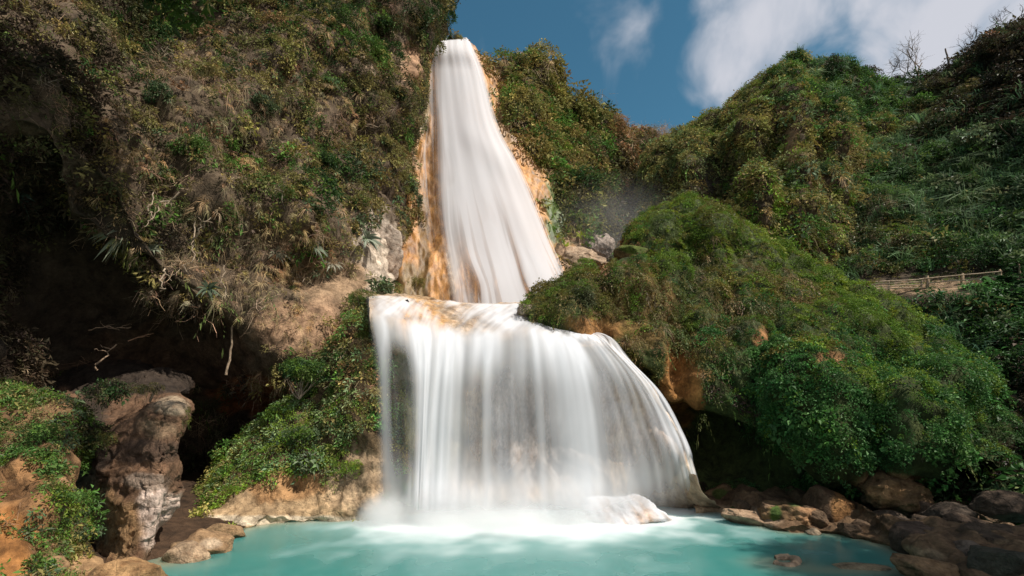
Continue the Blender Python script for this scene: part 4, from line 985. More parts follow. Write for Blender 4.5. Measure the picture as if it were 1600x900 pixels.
shore_rock(1242, 824, 40, 24, 23, (.25, .15, .07), 'ribbed brown boulder with a green mossy left edge by the water', patch=[(1212, 806, 9, 18, (.07, .12, .02)), (1262, 800, 14, 20, (.36, .2, .1)), (1245, 786, 16, 5, (.06, .09, .025))], rough=.16)
shore_rock(1308, 822, 34, 34, 25, BR, 'tall boulder with a sloping facet painted orange as if sunlit under the mound', patch=[(1320, 796, 22, 30, LIT_ORANGE)], planes=6)  # orange patch paints sunlight onto the facet
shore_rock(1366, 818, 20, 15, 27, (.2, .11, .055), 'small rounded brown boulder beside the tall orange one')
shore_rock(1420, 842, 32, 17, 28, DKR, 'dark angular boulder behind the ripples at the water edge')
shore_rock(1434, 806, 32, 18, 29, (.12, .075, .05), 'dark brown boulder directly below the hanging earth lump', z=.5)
shore_rock(1472, 868, 40, 27, 30, (.1, .065, .045), 'large dark boulder with a slanting top edge painted orange as if sunlit', patch=[(1490, 842, 28, 13, (.38, .18, .07))], planes=7)  # orange patch paints a sunlit edge into the rock colour
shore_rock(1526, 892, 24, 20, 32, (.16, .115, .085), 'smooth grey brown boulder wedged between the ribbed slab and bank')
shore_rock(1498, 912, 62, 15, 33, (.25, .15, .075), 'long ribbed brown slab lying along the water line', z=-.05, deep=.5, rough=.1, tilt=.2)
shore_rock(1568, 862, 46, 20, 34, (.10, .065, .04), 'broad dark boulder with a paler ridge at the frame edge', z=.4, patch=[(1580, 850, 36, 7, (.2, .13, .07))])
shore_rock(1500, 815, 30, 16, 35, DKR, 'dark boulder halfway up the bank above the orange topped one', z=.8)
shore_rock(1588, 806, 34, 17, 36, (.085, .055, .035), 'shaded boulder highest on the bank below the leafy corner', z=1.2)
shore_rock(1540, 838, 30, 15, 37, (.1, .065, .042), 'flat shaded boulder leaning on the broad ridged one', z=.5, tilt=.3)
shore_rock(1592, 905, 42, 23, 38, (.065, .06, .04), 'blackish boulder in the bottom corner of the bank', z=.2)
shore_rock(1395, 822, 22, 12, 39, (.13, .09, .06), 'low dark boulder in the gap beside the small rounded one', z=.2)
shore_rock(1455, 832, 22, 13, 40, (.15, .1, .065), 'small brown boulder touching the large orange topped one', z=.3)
shore_rock(1275, 836, 12, 5, 41, (.4, .3, .2), 'tiny pale stone at the water line below the tall orange boulder', z=-.02)
shore_rock(1292, 822, 18, 9, 42, (.32, .19, .09), 'small tan stone at the foot of the tall orange boulder')
shore_rock(1164, 806, 20, 9, 43, (.1, .11, .03), 'small mossy green stone between the brown boulder and flat slab')
shore_rock(1356, 896, 46, 6, 45, (.33, .25, .15), 'pale rock mostly under water near the shore', z=-.12, deep=.4)

# low ring shaped rock in the pool
b = PZ(1222, 878, 0)
a_ = np.linspace(-2.5, 1.7, 40); rr_ = .5 + .08 * np.sin(a_ * 3)
pts = np.stack([np.cos(a_) * rr_ * 1.05, np.sin(a_) * rr_ * .8, -.02 + .05 * np.sin(a_ * 1.3)], 1)
V, Q = tube_mesh([(pts, .12 + .045 * np.sin(np.linspace(0, pi, 40)) + .02 * np.sin(a_ * 7))], 10)
V = V + .04 * fbm(V * 4, 3)[:, None]
o = mk('ring_rock', V, Q, M_boulder, vcol=np.repeat(np.array([[.42, .29, .19]]), len(V), 0)); o.location = b
tag(o, 'curled tan rock rim breaking the surface of the turquoise pool', 'rock')

# hump under the right part of the lower fall, with its own veil of water
b = PZ(985, 812, 0)
V, Fc = rock_shape(61, (2.2, 1.4, 1.05), rough=.12, tilt=.22)
px, py = proj(V + b)
o = mk('splash_rock', V, Fc, M_trav, vcol=np.repeat(np.array([[.5, .38, .3]]), len(V), 0)); o.location = b + np.array([0, .3, 0])
tag(o, 'pale rounded rock hump washed white at the foot of the falls', 'rock')
dn = np.clip(.55 + .85 * fbm(np.stack([V[:, 0] * 3 + V[:, 2] * 1.8, V[:, 1] * .4, V[:, 2] * .5 - V[:, 0] * .3], -1), 3) + .25 * sm(.3, -1.2, V[:, 0]), 0, .97)
v_ = mk('water_veil', V * 1.03 + np.array([0, 0, .02]), Fc, M_fall, o, vattr={'dens': dn})

# left rock face: one cracked mass with a sheer right edge
C = rows(
    [(40, 575, 33), (90, 568, 34), (145, 565, 34.5), (195, 563, 35), (240, 566, 35.5), (275, 575, 36), (300, 590, 37), (305, 600, 39)],
    [(60, 640, 29), (105, 640, 28), (150, 640, 27), (195, 640, 26.5), (235, 632, 26), (265, 626, 26), (280, 630, 27.5), (272, 636, 31)],
    [(70, 662, 25), (110, 660, 24.5), (150, 656, 24), (195, 650, 23), (240, 634, 22), (276, 630, 21.6), (294, 636, 23), (284, 642, 28)],
    [(90, 690, 23.5), (125, 690, 23), (155, 688, 22), (195, 682, 21.2), (238, 676, 20.7), (270, 676, 20.6), (283, 680, 22), (272, 682, 27)],
    [(110, 745, 22.5), (135, 745, 21.8), (160, 742, 20.8), (195, 738, 20.2), (232, 735, 19.8), (264, 735, 20.0), (277, 738, 21.6), (265, 738, 26)],
    [(125, 800, 21.5), (142, 800, 20.8), (165, 798, 20), (195, 795, 19.5), (228, 792, 19.3), (256, 792, 19.6), (268, 792, 21), (257, 792, 25)],
    [(140, 850, 20.5), (155, 850, 20), (172, 850, 19.4), (198, 846, 19.1), (222, 842, 19.1), (240, 838, 19.5), (250, 836, 20.6), (243, 834, 24)],
    [(145, 905, 19.3), (160, 905, 19), (180, 900, 18.8), (200, 892, 18.8), (218, 884, 18.9), (230, 876, 19.4), (236, 870, 20.4), (232, 866, 23.5)])
G, N, Q = loft(C, 220, 150, [(3.0, .42, 2, 1.3), (1.1, .16, 3, .8), (.4, .05, 3, .8)], 21)
Wd = G.reshape(-1, 3)
px, py = proj(Wd)
# blocky ledges along slanting joints
jt = (Wd @ np.array([.35, .1, 1.0])) * .95 + .9 * fbm(Wd / 1.7, 3); st = np.abs((jt % 1) - .5)
jv = (Wd @ np.array([1.0, .2, -.45])) * .6 + .9 * fbm(Wd / 1.5 + 7, 3); sv = np.abs((jv % 1) - .5)
mk_ = sm(-.15, .35, fbm(Wd / 1.1 + 40, 2))
Wd = Wd - N.reshape(-1, 3) * (mk_ * .13 * sm(.07, .0, st) + mk_ * .16 * sm(.05, 0, sv) - .06 * (np.floor(jt) % 3 - 1))[:, None]
colf = patches((.175, .098, .055), (200, 590, 140, 34, (.05, .035, .025)), (248, 808, 40, 62, (.55, .42, .34)), (182, 820, 44, 55, (.34, .2, .095)), (268, 636, 30, 18, (.36, .27, .18)), (225, 705, 62, 22, (.10, .06, .038)), (250, 670, 34, 18, (.24, .155, .09)), (130, 680, 50, 60, (.05, .035, .024)), (228, 752, 44, 16, (.26, .19, .14)))  # dark patches paint shade over the upper rock and the cleft
org = P(210, 860, 19.2)
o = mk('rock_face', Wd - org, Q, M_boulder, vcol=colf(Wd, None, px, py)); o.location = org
tag(o, 'tall cracked rock face with a pale foot beside the dark cave', 'rock')
rock('boulder', PZ(318, 858, .1), (1.0, .7, .62), 71, (.34, .21, .11), 'tan boulder at the mouth of the dark cave by the water', patch=[(330, 850, 20, 10, (.45, .33, .22))])
rock('boulder', PZ(290, 872, .0), (.8, .7, .5), 72, (.42, .29, .18), 'pale tan boulder lying at the water between cave mouth and rock face', )
rock('boulder', PZ(352, 834, .1), (.8, .6, .42), 73, (.36, .23, .12), 'low tan boulder where the cave floor meets the bank')
rock('boulder', PZ(200, 905, .7), (.9, .8, .5), 74, (.38, .22, .1), 'orange brown boulder sunk in the earth at the foot of the cracked rock face')
# boulders of the upper stage
rock('boulder', P(823, 492, 33.2), (.62, .7, .72), 75, (.36, .29, .22), 'wet rounded grey boulder between the mossy mound and the ledge water')
rock('boulder', P(835, 512, 32.2), (.75, .7, .42), 76, (.36, .25, .1), 'low yellowish boulder tucked under the dark edge of the mound')
rock('boulder', P(985, 402, 37.5), (1.3, 1.2, 1.0), 77, (.17, .1, .04), 'round mossy brown boulder on the shoulder of the mound', patch=[(990, 388, 26, 9, (.1, .13, .02))])
p_, n_ = on('travertine_ledge', 636, 480)
rock('dark_stone', p_ + np.array([0, -.1, .22]), (.12, .12, .34), 78, (.02, .018, .016), 'small upright black stone on the orange lip of the ledge')
rock('hanging_rock', P(1390, 765, 26.2), (1.7, 1.2, .95), 79, (.2, .115, .055), 'lump of bare brown earth hanging under the leafy mound', patch=[(1385, 770, 34, 18, (.32, .18, .08))], rough=.2)
rock('outcrop_rock', P(640, 474, 40), (2.0, 1.0, .7), 80, (.40, .26, .14), 'tan rock at the back of the ledge below the orange wall')
rock('outcrop_rock', P(592, 398, 45.6), (2.0, 1.5, 3.4), 81, (.42, .34, .27), 'bare grey rock slab in the brush left of the orange wall', rough=.16, patch=[(590, 420, 40, 40, (.33, .25, .19))])
rock('outcrop_rock', P(641, 92, 54.0), (1.5, 1.3, 2.6), 82, (.42, .28, .18), 'pale bare rock knob near the lip of the upper fall', rough=.15)
rock('outcrop_rock', P(903, 408, 53.8), (2.6, 1.6, 1.5), 83, (.42, .30, .20), 'bare tan rock at the foot of the upper fall', rough=.15)
rock('outcrop_rock', P(938, 388, 56), (1.6, 1.5, 1.7), 84, (.36, .29, .24), 'greyish rock in the spray behind the mossy mound', rough=.16)

# --- wooden fence on the path
def fence():
    base = P(1450, 452, 40.8)
    root = empty('wooden_fence', base)
    dd = lambda px: float(np.interp(px, [1340, 1400, 1470, 1540, 1600], [42.9, 41.8, 40.6, 39.1, 37.6]))
    def post(px, y0, y1, rad, col=(.45, .33, .22)):
        a, b_ = P(px - .3, y1 + 5, dd(px)), P(px, y0, dd(px))
        r = np.random.default_rng(int(px)); V, Q = tube_mesh([(wig(a - base, b_ - base, 6, .01, r), np.array([1, 1, .97, 1.0, .95, .55]) * rad)], 9)
        mk('post', V, Q, M_wood, root, vcol=np.repeat(np.array([col]), len(V), 0))
    for px, y0, y1, rad in [(1354, 440, 455, .07), (1389, 440, 455, .085), (1440, 435.5, 452, .085), (1449.5, 431, 450, .125), (1504, 427, 443, .13), (1562, 421, 435, .12)]:
        post(px, y0, y1, rad)
    def rail(a, b_, rad=.042, col=(.5, .38, .27)):
        A, B = P(a[0], a[1], dd(a[0]) - .08), P(b_[0], b_[1], dd(b_[0]) - .08)
        r = np.random.default_rng(int(a[1] * 7)); V, Q = tube_mesh([(wig(A - base, B - base, 8, .012, r), np.full(8, rad))], 7)
        mk('rail', V, Q, M_wood, root, vcol=np.repeat(np.array([col]) * r.uniform(.8, 1.15), len(V), 0))
    for y0, y1 in [(441.5, 436.5), (445.2, 440.5), (448.6, 444.7), (452, 449.5)]: rail((1352, y0), (1442, y1))
    rail((1436, 436), (1566, 424.2), .05); rail((1448, 442.8), (1560, 433.2), .05)
    tag(root, 'weathered wooden post and rail fence along the hillside path', 'fence')
fence()
a = P(1594.5, 436, 37.4); stick('wooden_post', a, P(1591, 407, 37.4), .075, (.3, .2, .14), 'single leaning wooden post among plants past the end of the fence', 3, .004, 'post')
p_, n_ = on('right_hillside', 1484, 118)
stick('broken_pole', p_ + np.array([0, -.2, -.3]), P(1477, 76, p_[1] - .2), .16, (.15, .11, .09), 'leaning broken tree pole against the cloud on the ridge', 4, .006, 'pole')

# --- trees along the right ridge
def ridge(land, px, py, dz=0): p, n = on(land, px, py); return p + np.array([0, 0, dz])
bare_tree(ridge('right_hillside', 1434, 140), 9.5, 'leafless grey tree with a pale trunk standing up from the right ridge', 201, depth=4, lean=(-.12, -.1, 1), rad=.2, col=(.3, .23, .18))
bare_tree(ridge('right_hillside', 1388, 136), 5.5, 'small leafless tree between the dark bush and the pale trunked tree', 202, depth=4, rad=.09)
bare_tree(ridge('right_hillside', 1507, 104), 6.0, 'thin leafless tree just beyond the leaning pole', 203, depth=4, lean=(.1, 0, 1), rad=.08)
bare_tree(ridge('right_hillside', 1588, 56), 5.0, 'bare twiggy tree at the top corner of the ridge', 204, depth=4, rad=.09)
bush('ridge_tree', ridge('middle_hill', 1302, 118, -.2), 1.7, 2.6, {'deep': 5, 'dusk': 2}, 'dense dark green bush on the crest of the rounded hill', 211, 90, 'tree', stems=5, tuft=.2)
bush('ridge_tree', ridge('right_hillside', 1349, 130, -.3), 2.4, 3.2, {'dusk': 5, 'deep': 3, 'dull': 2}, 'dark purplish bush in the dip between hill and ridge', 212, 110, 'tree', stems=5, tuft=.18)
bush('ridge_tree', ridge('right_hillside', 1398, 135, -.3), 1.9, 2.4, {'dusk': 5, 'dull': 3}, 'low dark bush at the foot of the bare pale trunked tree', 213, 80, 'tree', stems=4, tuft=.18)
bush('pale_bush', ridge('right_hillside', 1516, 158, -.4), 2.2, 2.6, {'dull': 3, 'pale': 1, 'oliveleaf': 4}, 'rounded pale brown bush in the shade below the ridge', 214, 120, stems=4, tuft=.17)
bush('ridge_tree', ridge('right_hillside', 1560, 86, -.3), 2.8, 3.0, {'dusk': 4, 'dull': 3, 'rust': 1}, 'brown domed tree crown near the top of the ridge', 215, 120, 'tree', stems=4, tuft=.17)
bush('ridge_tree', ridge('right_hillside', 1470, 150, -.3), 2.3, 2.6, {'dusk': 4, 'dull': 3, 'olive': 1}, 'dark brown bush just under the leaning pole', 216, 110, 'tree', stems=4, tuft=.17)
bush('shrub', ridge('right_hillside', 1426, 190, -.3), 2.1, 2.3, {'olive': 3, 'deep': 3, 'oliveleaf': 3}, 'olive green shrub below the pale trunked tree', 217, 100, stems=4, tuft=.18)
bush('shrub', ridge('right_hillside', 1585, 215, -.3), 2.2, 2.4, {'blue': 4, 'deep': 3}, 'big leaved dark shrub at the edge of the shaded ridge', 218, 90, stems=4, tuft=.2)
bush('shrub', ridge('middle_hill', 1272, 388, -.4), 2.1, 2.7, {'oliveleaf': 5, 'mossleaf': 4, 'deep': 1}, 'round bush like a ball at the foot of the rounded hill', 219, 170, stems=4, tuft=.15)
bush('shrub', ridge('middle_hill', 1282, 275, -.1), 1.0, 1.3, {'blue': 5, 'green': 2}, 'grey green shrub in the gully of the rounded hill', 220, 50, stems=3, tuft=.26)
bush('shrub', ridge('middle_hill', 1250, 108, -.2), 1.5, 2.1, {'green': 3, 'reed': 3, 'dull': 2}, 'grassy green shrub topping the rounded hill', 221, 80, stems=4, tuft=.22)
# back cliff
bush('shrub', ridge('back_cliff', 873, 130, -.6), 2.3, 4.2, {'olive': 4, 'straw': 3, 'oliveleaf': 2}, 'tall pointed olive shrub on the back cliff skyline', 222, 150, stems=4, tuft=.15)
bush('shrub', ridge('back_cliff', 806, 108, -.5), 1.9, 2.4, {'olive': 4, 'deep': 2}, 'rounded shrub on the skyline between the fall and the pointed one', 223, 90, stems=4, tuft=.18)
bush('shrub', ridge('back_cliff', 716, 70, -.4), 1.8, 2.6, {'rust': 2, 'olive': 3, 'deep': 2}, 'reddish green shrub at the right of the upper fall lip', 224, 90, stems=4, tuft=.19)
bush('shrub', ridge('back_cliff', 905, 180, -.4), 2.0, 2.4, {'deep': 5, 'olive': 2}, 'dark green shrub under the skyline of the back cliff', 225, 90, stems=4, tuft=.18)
bush('shrub', ridge('back_cliff', 850, 240, -.4), 1.7, 2.0, {'deep': 4, 'green': 3}, 'leafy green shrub halfway down the back cliff', 226, 80, stems=4, tuft=.2)
bush('shrub', ridge('back_cliff', 890, 305, -.4), 1.8, 2.0, {'deep': 4, 'dull': 3}, 'dark shrub low on the back cliff above the mossy streak', 227, 80, stems=4, tuft=.2)
bush('shrub', ridge('back_cliff', 962, 200, -.4), 2.6, 2.6, {'rust': 5, 'brush': 3}, 'reddish brown dry bush on the back cliff skyline', 228, 110, stems=4, tuft=.17)
bush('shrub', ridge('back_cliff', 1018, 222, -.4), 3.0, 2.8, {'rust': 4, 'brush': 4, 'dull': 2}, 'leafless reddish thicket beside the rounded hill', 229, 110, stems=4, tuft=.17)

# --- shrubs and plants on the left cliff
def cl(px, py, out=.0): p, n = on('left_cliff', px, py); return p + n * out, n
for (px, py, r_, h_, kinds, lab, sd, n) in [
    (300, 248, 1.1, 1.5, {'green': 5, 'olive': 1}, 'bright green leafy shrub in the middle of the dry left cliff', 301, 90),
    (512, 268, .95, 1.6, {'deep': 4, 'green': 4}, 'upright dark green shrub left of the orange wall', 302, 80),
    (262, 40, 1.7, 1.8, {'reed': 4, 'green': 3}, 'grassy green clump high on the left cliff', 303, 70),
    (405, 175, 1.1, 1.4, {'blue': 5, 'dull': 2}, 'grey green shrub above the dark hollow of the left cliff', 304, 70),
    (245, 165, 1.0, 1.3, {'blue': 3, 'deep': 3}, 'blue green shrub at the left side of the straw coloured slope', 305, 60),
    (520, 40, 1.6, 2.0, {'deep': 5, 'green': 3}, 'dense green shrub high up under the frame top', 306, 90),
    (598, 62, 1.5, 2.0, {'green': 4, 'deep': 3}, 'fresh green shrub on the cliff beside the bare rock knob', 307, 80),
    (648, 40, 1.5, 2.6, {'deep': 4, 'dull': 4}, 'dark shrub standing out against the sky above the upper fall', 308, 90),
    (355, 345, 1.0, 1.2, {'green': 4, 'olive': 3}, 'green shrub above the shaded overhang edge', 309, 70),
    (440, 315, 1.1, 1.3, {'olive': 4, 'green': 2}, 'olive shrub in the pale grass of the lower cliff', 310, 70),
    (560, 330, 1.0, 1.4, {'olive': 3, 'green': 3, 'straw': 1}, 'mixed green shrub close to the grey rock slab', 311, 70),
    (250, 290, .9, 1.1, {'green': 4, 'olive': 3}, 'small green shrub above the hanging spiky plant', 312, 60),
    (505, 150, 1.5, 1.7, {'reed': 3, 'olive': 3, 'green': 2}, 'pale green grassy shrub in the upper cliff', 313, 80),
    (600, 235, 1.1, 1.2, {'deep': 3, 'olive': 3, 'dull': 2}, 'dark olive shrub overhanging the top of the orange wall', 314, 70),
    (330, 130, 1.1, 1.2, {'olive': 3, 'oliveleaf': 3}, 'olive shrub set in the straw coloured patch', 315, 60),
    (625, 160, 1.2, 1.4, {'olive': 3, 'dull': 3, 'deep': 2}, 'scrubby shrub next to the thin rivulets of the upper fall', 316, 70)]:
    p_, n_ = cl(px, py); bush('shrub', p_, r_, h_, kinds, lab, sd, n, stems=4, tuft=.24, nrm=n_)
# bush with pale roots in front of the cave
pb = P(470, 600, 31.2)
root = empty('shrub', pb); r = np.random.default_rng(330)
paths = []
for k in range(14):
    a = r.uniform(-1.6, 1.6); e = np.array([a * .9, r.normal() * .3 - .1, r.uniform(.1, 1.1)])
    paths.append((wig((0, 0, -.9), e, 8, .04, r), np.linspace(  .045, .012, 8)))
V, Q = tube_mesh(paths, 5); mk('stem', V, Q, M_bark, root, vcol=np.repeat(np.array([[.4, .3, .22]]), len(V), 0))
leafy_crown('crown', root, 190, 1.75, .85, .75, {'green': 5, 'deep': 3, 'mossleaf': 2}, .34, 331, M_leaf, lobes=12)
tag(root, 'spreading green shrub with pale bare stems over the cave beside the falls', 'shrub')
pb, n_ = on('left_bank', 543, 742); bush('shrub', pb, .9, .8, {'mossleaf': 5, 'moss': 3}, 'bright green tuft in a notch of the tan rock near the falls', 332, 60, stems=3, tuft=.26, nrm=n_)
pb, n_ = on('left_bank', 365, 775); bush('shrub', pb, .7, .5, {'moss': 5, 'mossleaf': 3}, 'small mossy green clump at the lower left of the bank', 333, 40, stems=3, tuft=.3, nrm=n_)
pb, n_ = on('left_bank', 480, 690); bush('shrub', pb, 1.4, .8, {'blue': 4, 'green': 4, 'mossleaf': 3}, 'pale green spreading creeper in the middle of the bank', 334, 90, stems=3, tuft=.18, nrm=n_)
pb, n_ = on('left_outcrop', 95, 790); bush('shrub', pb, .55, .5, {'green': 5, 'mossleaf': 2}, 'bright green broad clump on the earthy outcrop', 335, 60, stems=3, tuft=.28, nrm=n_)
pb, n_ = on('left_outcrop', 130, 840); bush('shrub', pb, .5, .4, {'blue': 3, 'green': 4}, 'blue green clump spilling towards the cracked rock face', 336, 50, stems=3, tuft=.28, nrm=n_)
pb, n_ = on('left_outcrop', 60, 690); bush('shrub', pb, .7, .6, {'green': 5, 'olive': 2}, 'leafy clump at the top of the earthy outcrop', 337, 60, stems=3, tuft=.28, nrm=n_)
# spiky rosettes
GG = (.26, .29, .2); DG = (.09, .12, .075)
for (px, py, L_, nl, c, lab, sd, out) in [
    (203, 358, 1.5, 16, GG, 'pale spiky plant hanging from the sunlit edge of the overhang', 401, .3), (238, 392, 1.1, 12, GG, 'smaller pale spiky plant just below the hanging one', 402, .3),
    (322, 452, 1.2, 16, DG, 'dark rosette with drooping pointed leaves under the overhang edge', 403, .2), (485, 382, 1.2, 18, (.18, .22, .15), 'grey green rosette in the grass above the dark hollow', 404, .3),
    (518, 412, 1.1, 18, (.3, .31, .24), 'pale grey rosette on the brown slope', 405, .3), (571, 372, 1.6, 22, (.24, .27, .2), 'large grey rosette left of the bare rock slab', 406, .3),
    (20, 300, .9, 12, (.06, .09, .07), 'dark drooping leaf cluster in the deep shade at the edge', 407, .4), (430, 395, 1.0, 16, (.24, .24, .16), 'dry rosette on the lip of the cliff brow', 408, .3)]:
    p_, n_ = cl(px, py, out); rosette('spiky_plant', p_, n_, L_, nl, c, lab, sd)
for (px, py, L_, c, lab, sd) in [(92, 640, .45, (.12, .15, .09), 'grey leaved plant at the shaded top of the outcrop', 411), (122, 662, .45, (.15, .18, .12), 'grey leaved plant leaning over the dark cleft', 412), (148, 700, .6, (.06, .09, .03), 'small green plant growing from the dark cleft', 413)]:
    p_, n_ = on('left_outcrop', px, py); rosette('leafy_plant', p_ + n_ * .1, n_, L_, 14, c, lab, sd, .16, .35)
# broad leaved plants by the fence
for i, (px, py) in enumerate([(1520, 452), (1545, 446), (1570, 440), (1595, 448), (1560, 462), (1590, 470), (1535, 470), (1575, 482)]):
    p_, n_ = on('right_hillside', px, py)
    rosette('broad_leaved_plant', p_ + np.array([0, -.1, .1]), np.array([0, -.3, 1]), 1.15, 12, (.09, .19, .07), 'broad leaved green plant covering the bank below the end of the fence', 420 + i, .26, .45, group='broad leaved plants below the fence')
# sticks, roots and vines in the shade
WD = (.34, .24, .16)
stick('dead_pole', P(353, 586, 33.0), P(365, 496, 33.2), .085, (.34, .25, .17), 'straight pale pole leaning in front of the shaded cave wall', 501, .01)
stick('dead_branch', P(152, 577, 30), P(182, 538, 30.6), .06, WD, 'crooked pale root in the dark recess', 502, .05, forks=2)
stick('dead_branch', P(138, 516, 30), P(205, 511, 30.6), .03, WD, 'thin forked twig lying in the dark recess', 503, .03, forks=4)
stick('dead_branch', P(200, 533, 31), P(240, 521, 31.6), .035, (.3, .17, .1), 'brown twig beside the thin forked one in the recess', 504, .03, forks=3)
for k, (a, b_, d, rad, lab) in enumerate([((305, 345), (292, 425), 29.6, .045, 'twisted grey root hanging below the cliff brow'), ((258, 420), (250, 455), 27.8, .05, 'pale curled root hanging beside the dark rosette'), ((300, 375), (330, 340), 29.4, .06, 'forked pale branch poking from the brush above the root'),
        ((350, 415), (352, 465), 30.4, .035, 'thin vine hanging from the brow above the pale pole'), ((505, 330), (495, 385), 37.6, .05, 'grey stem in the brush left of the large rosette'), ((545, 192), (610, 178), 44.6, .07, 'long dead branch reaching towards the upper fall'),
        ((560, 205), (600, 182), 44.8, .05, 'second dead branch under the long one'), ((280, 300), (232, 345), 27.2, .045, 'slanting bare branch above the hanging spiky plant'), ((418, 478), (402, 490), 33.2, .05, 'short broken stick on the edge of the dark hollow'), ((240, 300), (238, 340), 27.0, .035, 'dry stalk beside the slanting bare branch')]):
    stick('dead_branch', P(*a, d), P(*b_, d - .4), rad, (.36, .28, .2), lab, 510 + k, .05, forks=3)

# unseen tree added right of the view to shade the shore
root = empty('added_shade_tree', (28.6, 10.6, -1.2)); r = np.random.default_rng(900)
V, Q = tube_mesh([(wig((0, 0, -2), (-.5, .3, 20), 12, .15, r), np.linspace(.5, .2, 12))] + [(wig((-.3, .2, 14 + k), (r.normal() * 3.5, r.normal() * 3.5, 20 + r.normal() * 2.5), 8, .15, r), np.linspace(.2, .06, 8)) for k in range(6)], 9)
mk('trunk', V, Q, M_bark, root, vcol=np.repeat(np.array([[.2, .16, .12]]), len(V), 0))
leafy_crown('crown', root, 620, 6.2, 6.0, 21.5, {'deep': 4, 'green': 3, 'olive': 1}, 1.0, 901, M_leaf, lobes=16)
tag(root, 'unseen leafy tree added off the right bank to shade the shore boulders', 'tree')

for (px, py, d, r_, h_, kinds, lab, sd, n) in [
    (562, 480, 33.4, 1.0, 1.1, {'olive': 3, 'green': 3, 'oliveleaf': 3}, 'olive shrub hugging the left end of the ledge', 341, 80),
    (566, 540, 31.2, .7, 1.2, {'oliveleaf': 4, 'vine': 3, 'mossleaf': 2}, 'hanging mossy clump just left of the falling water', 342, 70),
    (572, 610, 30.0, .6, 1.3, {'oliveleaf': 4, 'vine': 2, 'vinedry': 2}, 'brownish clump hanging beside the thin left column of water', 343, 70),
    (606, 458, 42.0, 1.2, 1.0, {'olive': 3, 'dull': 2, 'green': 2}, 'small shrub behind the left end of the ledge', 344, 60),
    (650, 452, 43.5, 1.1, 1.1, {'olive': 3, 'oliveleaf': 3}, 'olive tuft at the foot of the orange wall', 345, 60),
    (632, 615, 31.6, .7, .9, {'oliveleaf': 4, 'mossleaf': 3}, 'green tuft seen through the gap between two streams', 346, 60)]:
    bush('shrub', P(px, py, d), r_, h_, kinds, lab, sd, n, stems=3, tuft=.24)
for (px, py, d, r_, h_, kinds, lab, sd, n) in [
    (236, 618, 22.3, .6, .5, {'dull': 3, 'oliveleaf': 3, 'vinedry': 2}, 'dry tuft along the top of the cracked rock face', 351, 40),
    (170, 700, 21.3, .5, .6, {'oliveleaf': 3, 'vine': 3}, 'green tuft hanging in a cleft at the side of the rock face', 352, 40),
    (284, 662, 21.3, .35, .6, {'vine': 3, 'oliveleaf': 3}, 'small hanging tuft at the cave side of the rock face', 353, 30)]:
    bush('shrub', P(px, py, d), r_, h_, kinds, lab, sd, n, stems=2, tuft=.3)
# dark plant mats added to darken the rock top and cleft like shade
for px, py, sd, lab in [(168, 628, 361, 'dark plant mat added as shade over the top of the cracked rock face'), (140, 690, 362, 'dark plant mat added as shade in the cleft between outcrop and rock face')]:
    bush('shrub', P(px, py, 22.0), .9, .8, {'dusk': 3, 'vine': 2, 'dull': 3, 'deep': 2}, lab, sd, 90, stems=3, tuft=.3)
# unseen tree added above the view to shade the far left
root = empty('added_shade_tree', (-25.0, 17.5, 22.0)); r = np.random.default_rng(910)
V, Q = tube_mesh([(wig((0, 0, -2), (6.5, -1.2, 6.0), 12, .12, r), np.linspace(.45, .2, 12))] + [(wig((5.5, -1.0, 5 + .2 * k), (8 + r.normal() * 3.0, -1.5 + r.normal() * 3.0, 7 + r.normal() * 2.0), 8, .12, r), np.linspace(.18, .05, 8)) for k in range(6)], 9)
mk('trunk', V, Q, M_bark, root, vcol=np.repeat(np.array([[.2, .16, .12]]), len(V), 0))
o = leafy_crown('crown', root, 1250, 7.9, 6.2, 0, {'deep': 4, 'green': 3, 'olive': 1}, 1.0, 911, M_leaf, lobes=18); o.location = (8.0, -1.5, 6.5)
V, Q = tube_mesh([(wig((8, -1.5, 7.0), (22.4, -3.6, 3.4), 14, .12, r), np.linspace(.2, .05, 14))], 7)  # long limb and leaf clump added to dapple the rock face with shade
mk('added_limb', V, Q, M_bark, root, vcol=np.repeat(np.array([[.2, .16, .12]]), len(V), 0))
o = leafy_crown('added_foliage', root, 46, 2.2, 1.9, 0, {'deep': 4, 'green': 3}, .7, 912, M_leaf, lobes=9); o.location = (22.4, -3.6, 3.2)
tag(root, 'unseen leaning tree added above the cliff to darken the far left', 'tree')

# smaller stones strewn over the right bank
r = np.random.default_rng(950); protos = []
for i, (px, py) in enumerate([(1345, 822), (1378, 836), (1402, 805), (1412, 855), (1440, 862), (1450, 812), (1470, 800), (1478, 832), (1486, 880), (1505, 838), (1512, 862), (1518, 806), (1528, 824), (1535, 868), (1545, 898), (1552, 812), (1560, 836), (1572, 884), (1580, 830), (1590, 848), (1340, 806), (1326, 828), (1425, 792), (1390, 792), (1490, 792), (1206, 800), (1268, 806), (1158, 790)]):
    z_ = max(0.02, .9 * (842 - py) / 60 * .6 + .15); b_ = PZ(px, py, z_); k_ = np.linalg.norm(b_ - CAM) / 800; w_ = r.uniform(9, 19) * k_
    if len(protos) < 7:
        V, Fc = rock_shape(960 + i, (1, .8, .62), rough=.07)
        o = mk('stone', V, Fc, M_boulder, vcol=np.repeat(np.array([[.15, .095, .055]]) * r.uniform(.6, 1.5), len(V), 0)); protos.append(o)
    else:
        o = protos[i % 7].copy(); COL.objects.link(o)
    o.location = b_; o.scale = (w_, w_, w_ * r.uniform(.8, 1.2)); o.rotation_euler = (r.uniform(-.2, .2), r.uniform(-.2, .2), r.uniform(0, 6.3))
    tag(o, 'small brown stone strewn among the boulders of the shaded right bank', 'stone', 'small stones on the right bank')
SKY_TINT = (.60, 1.06, .95, 1); CLOUD = (6.2, 6.3, 6.9, 1)
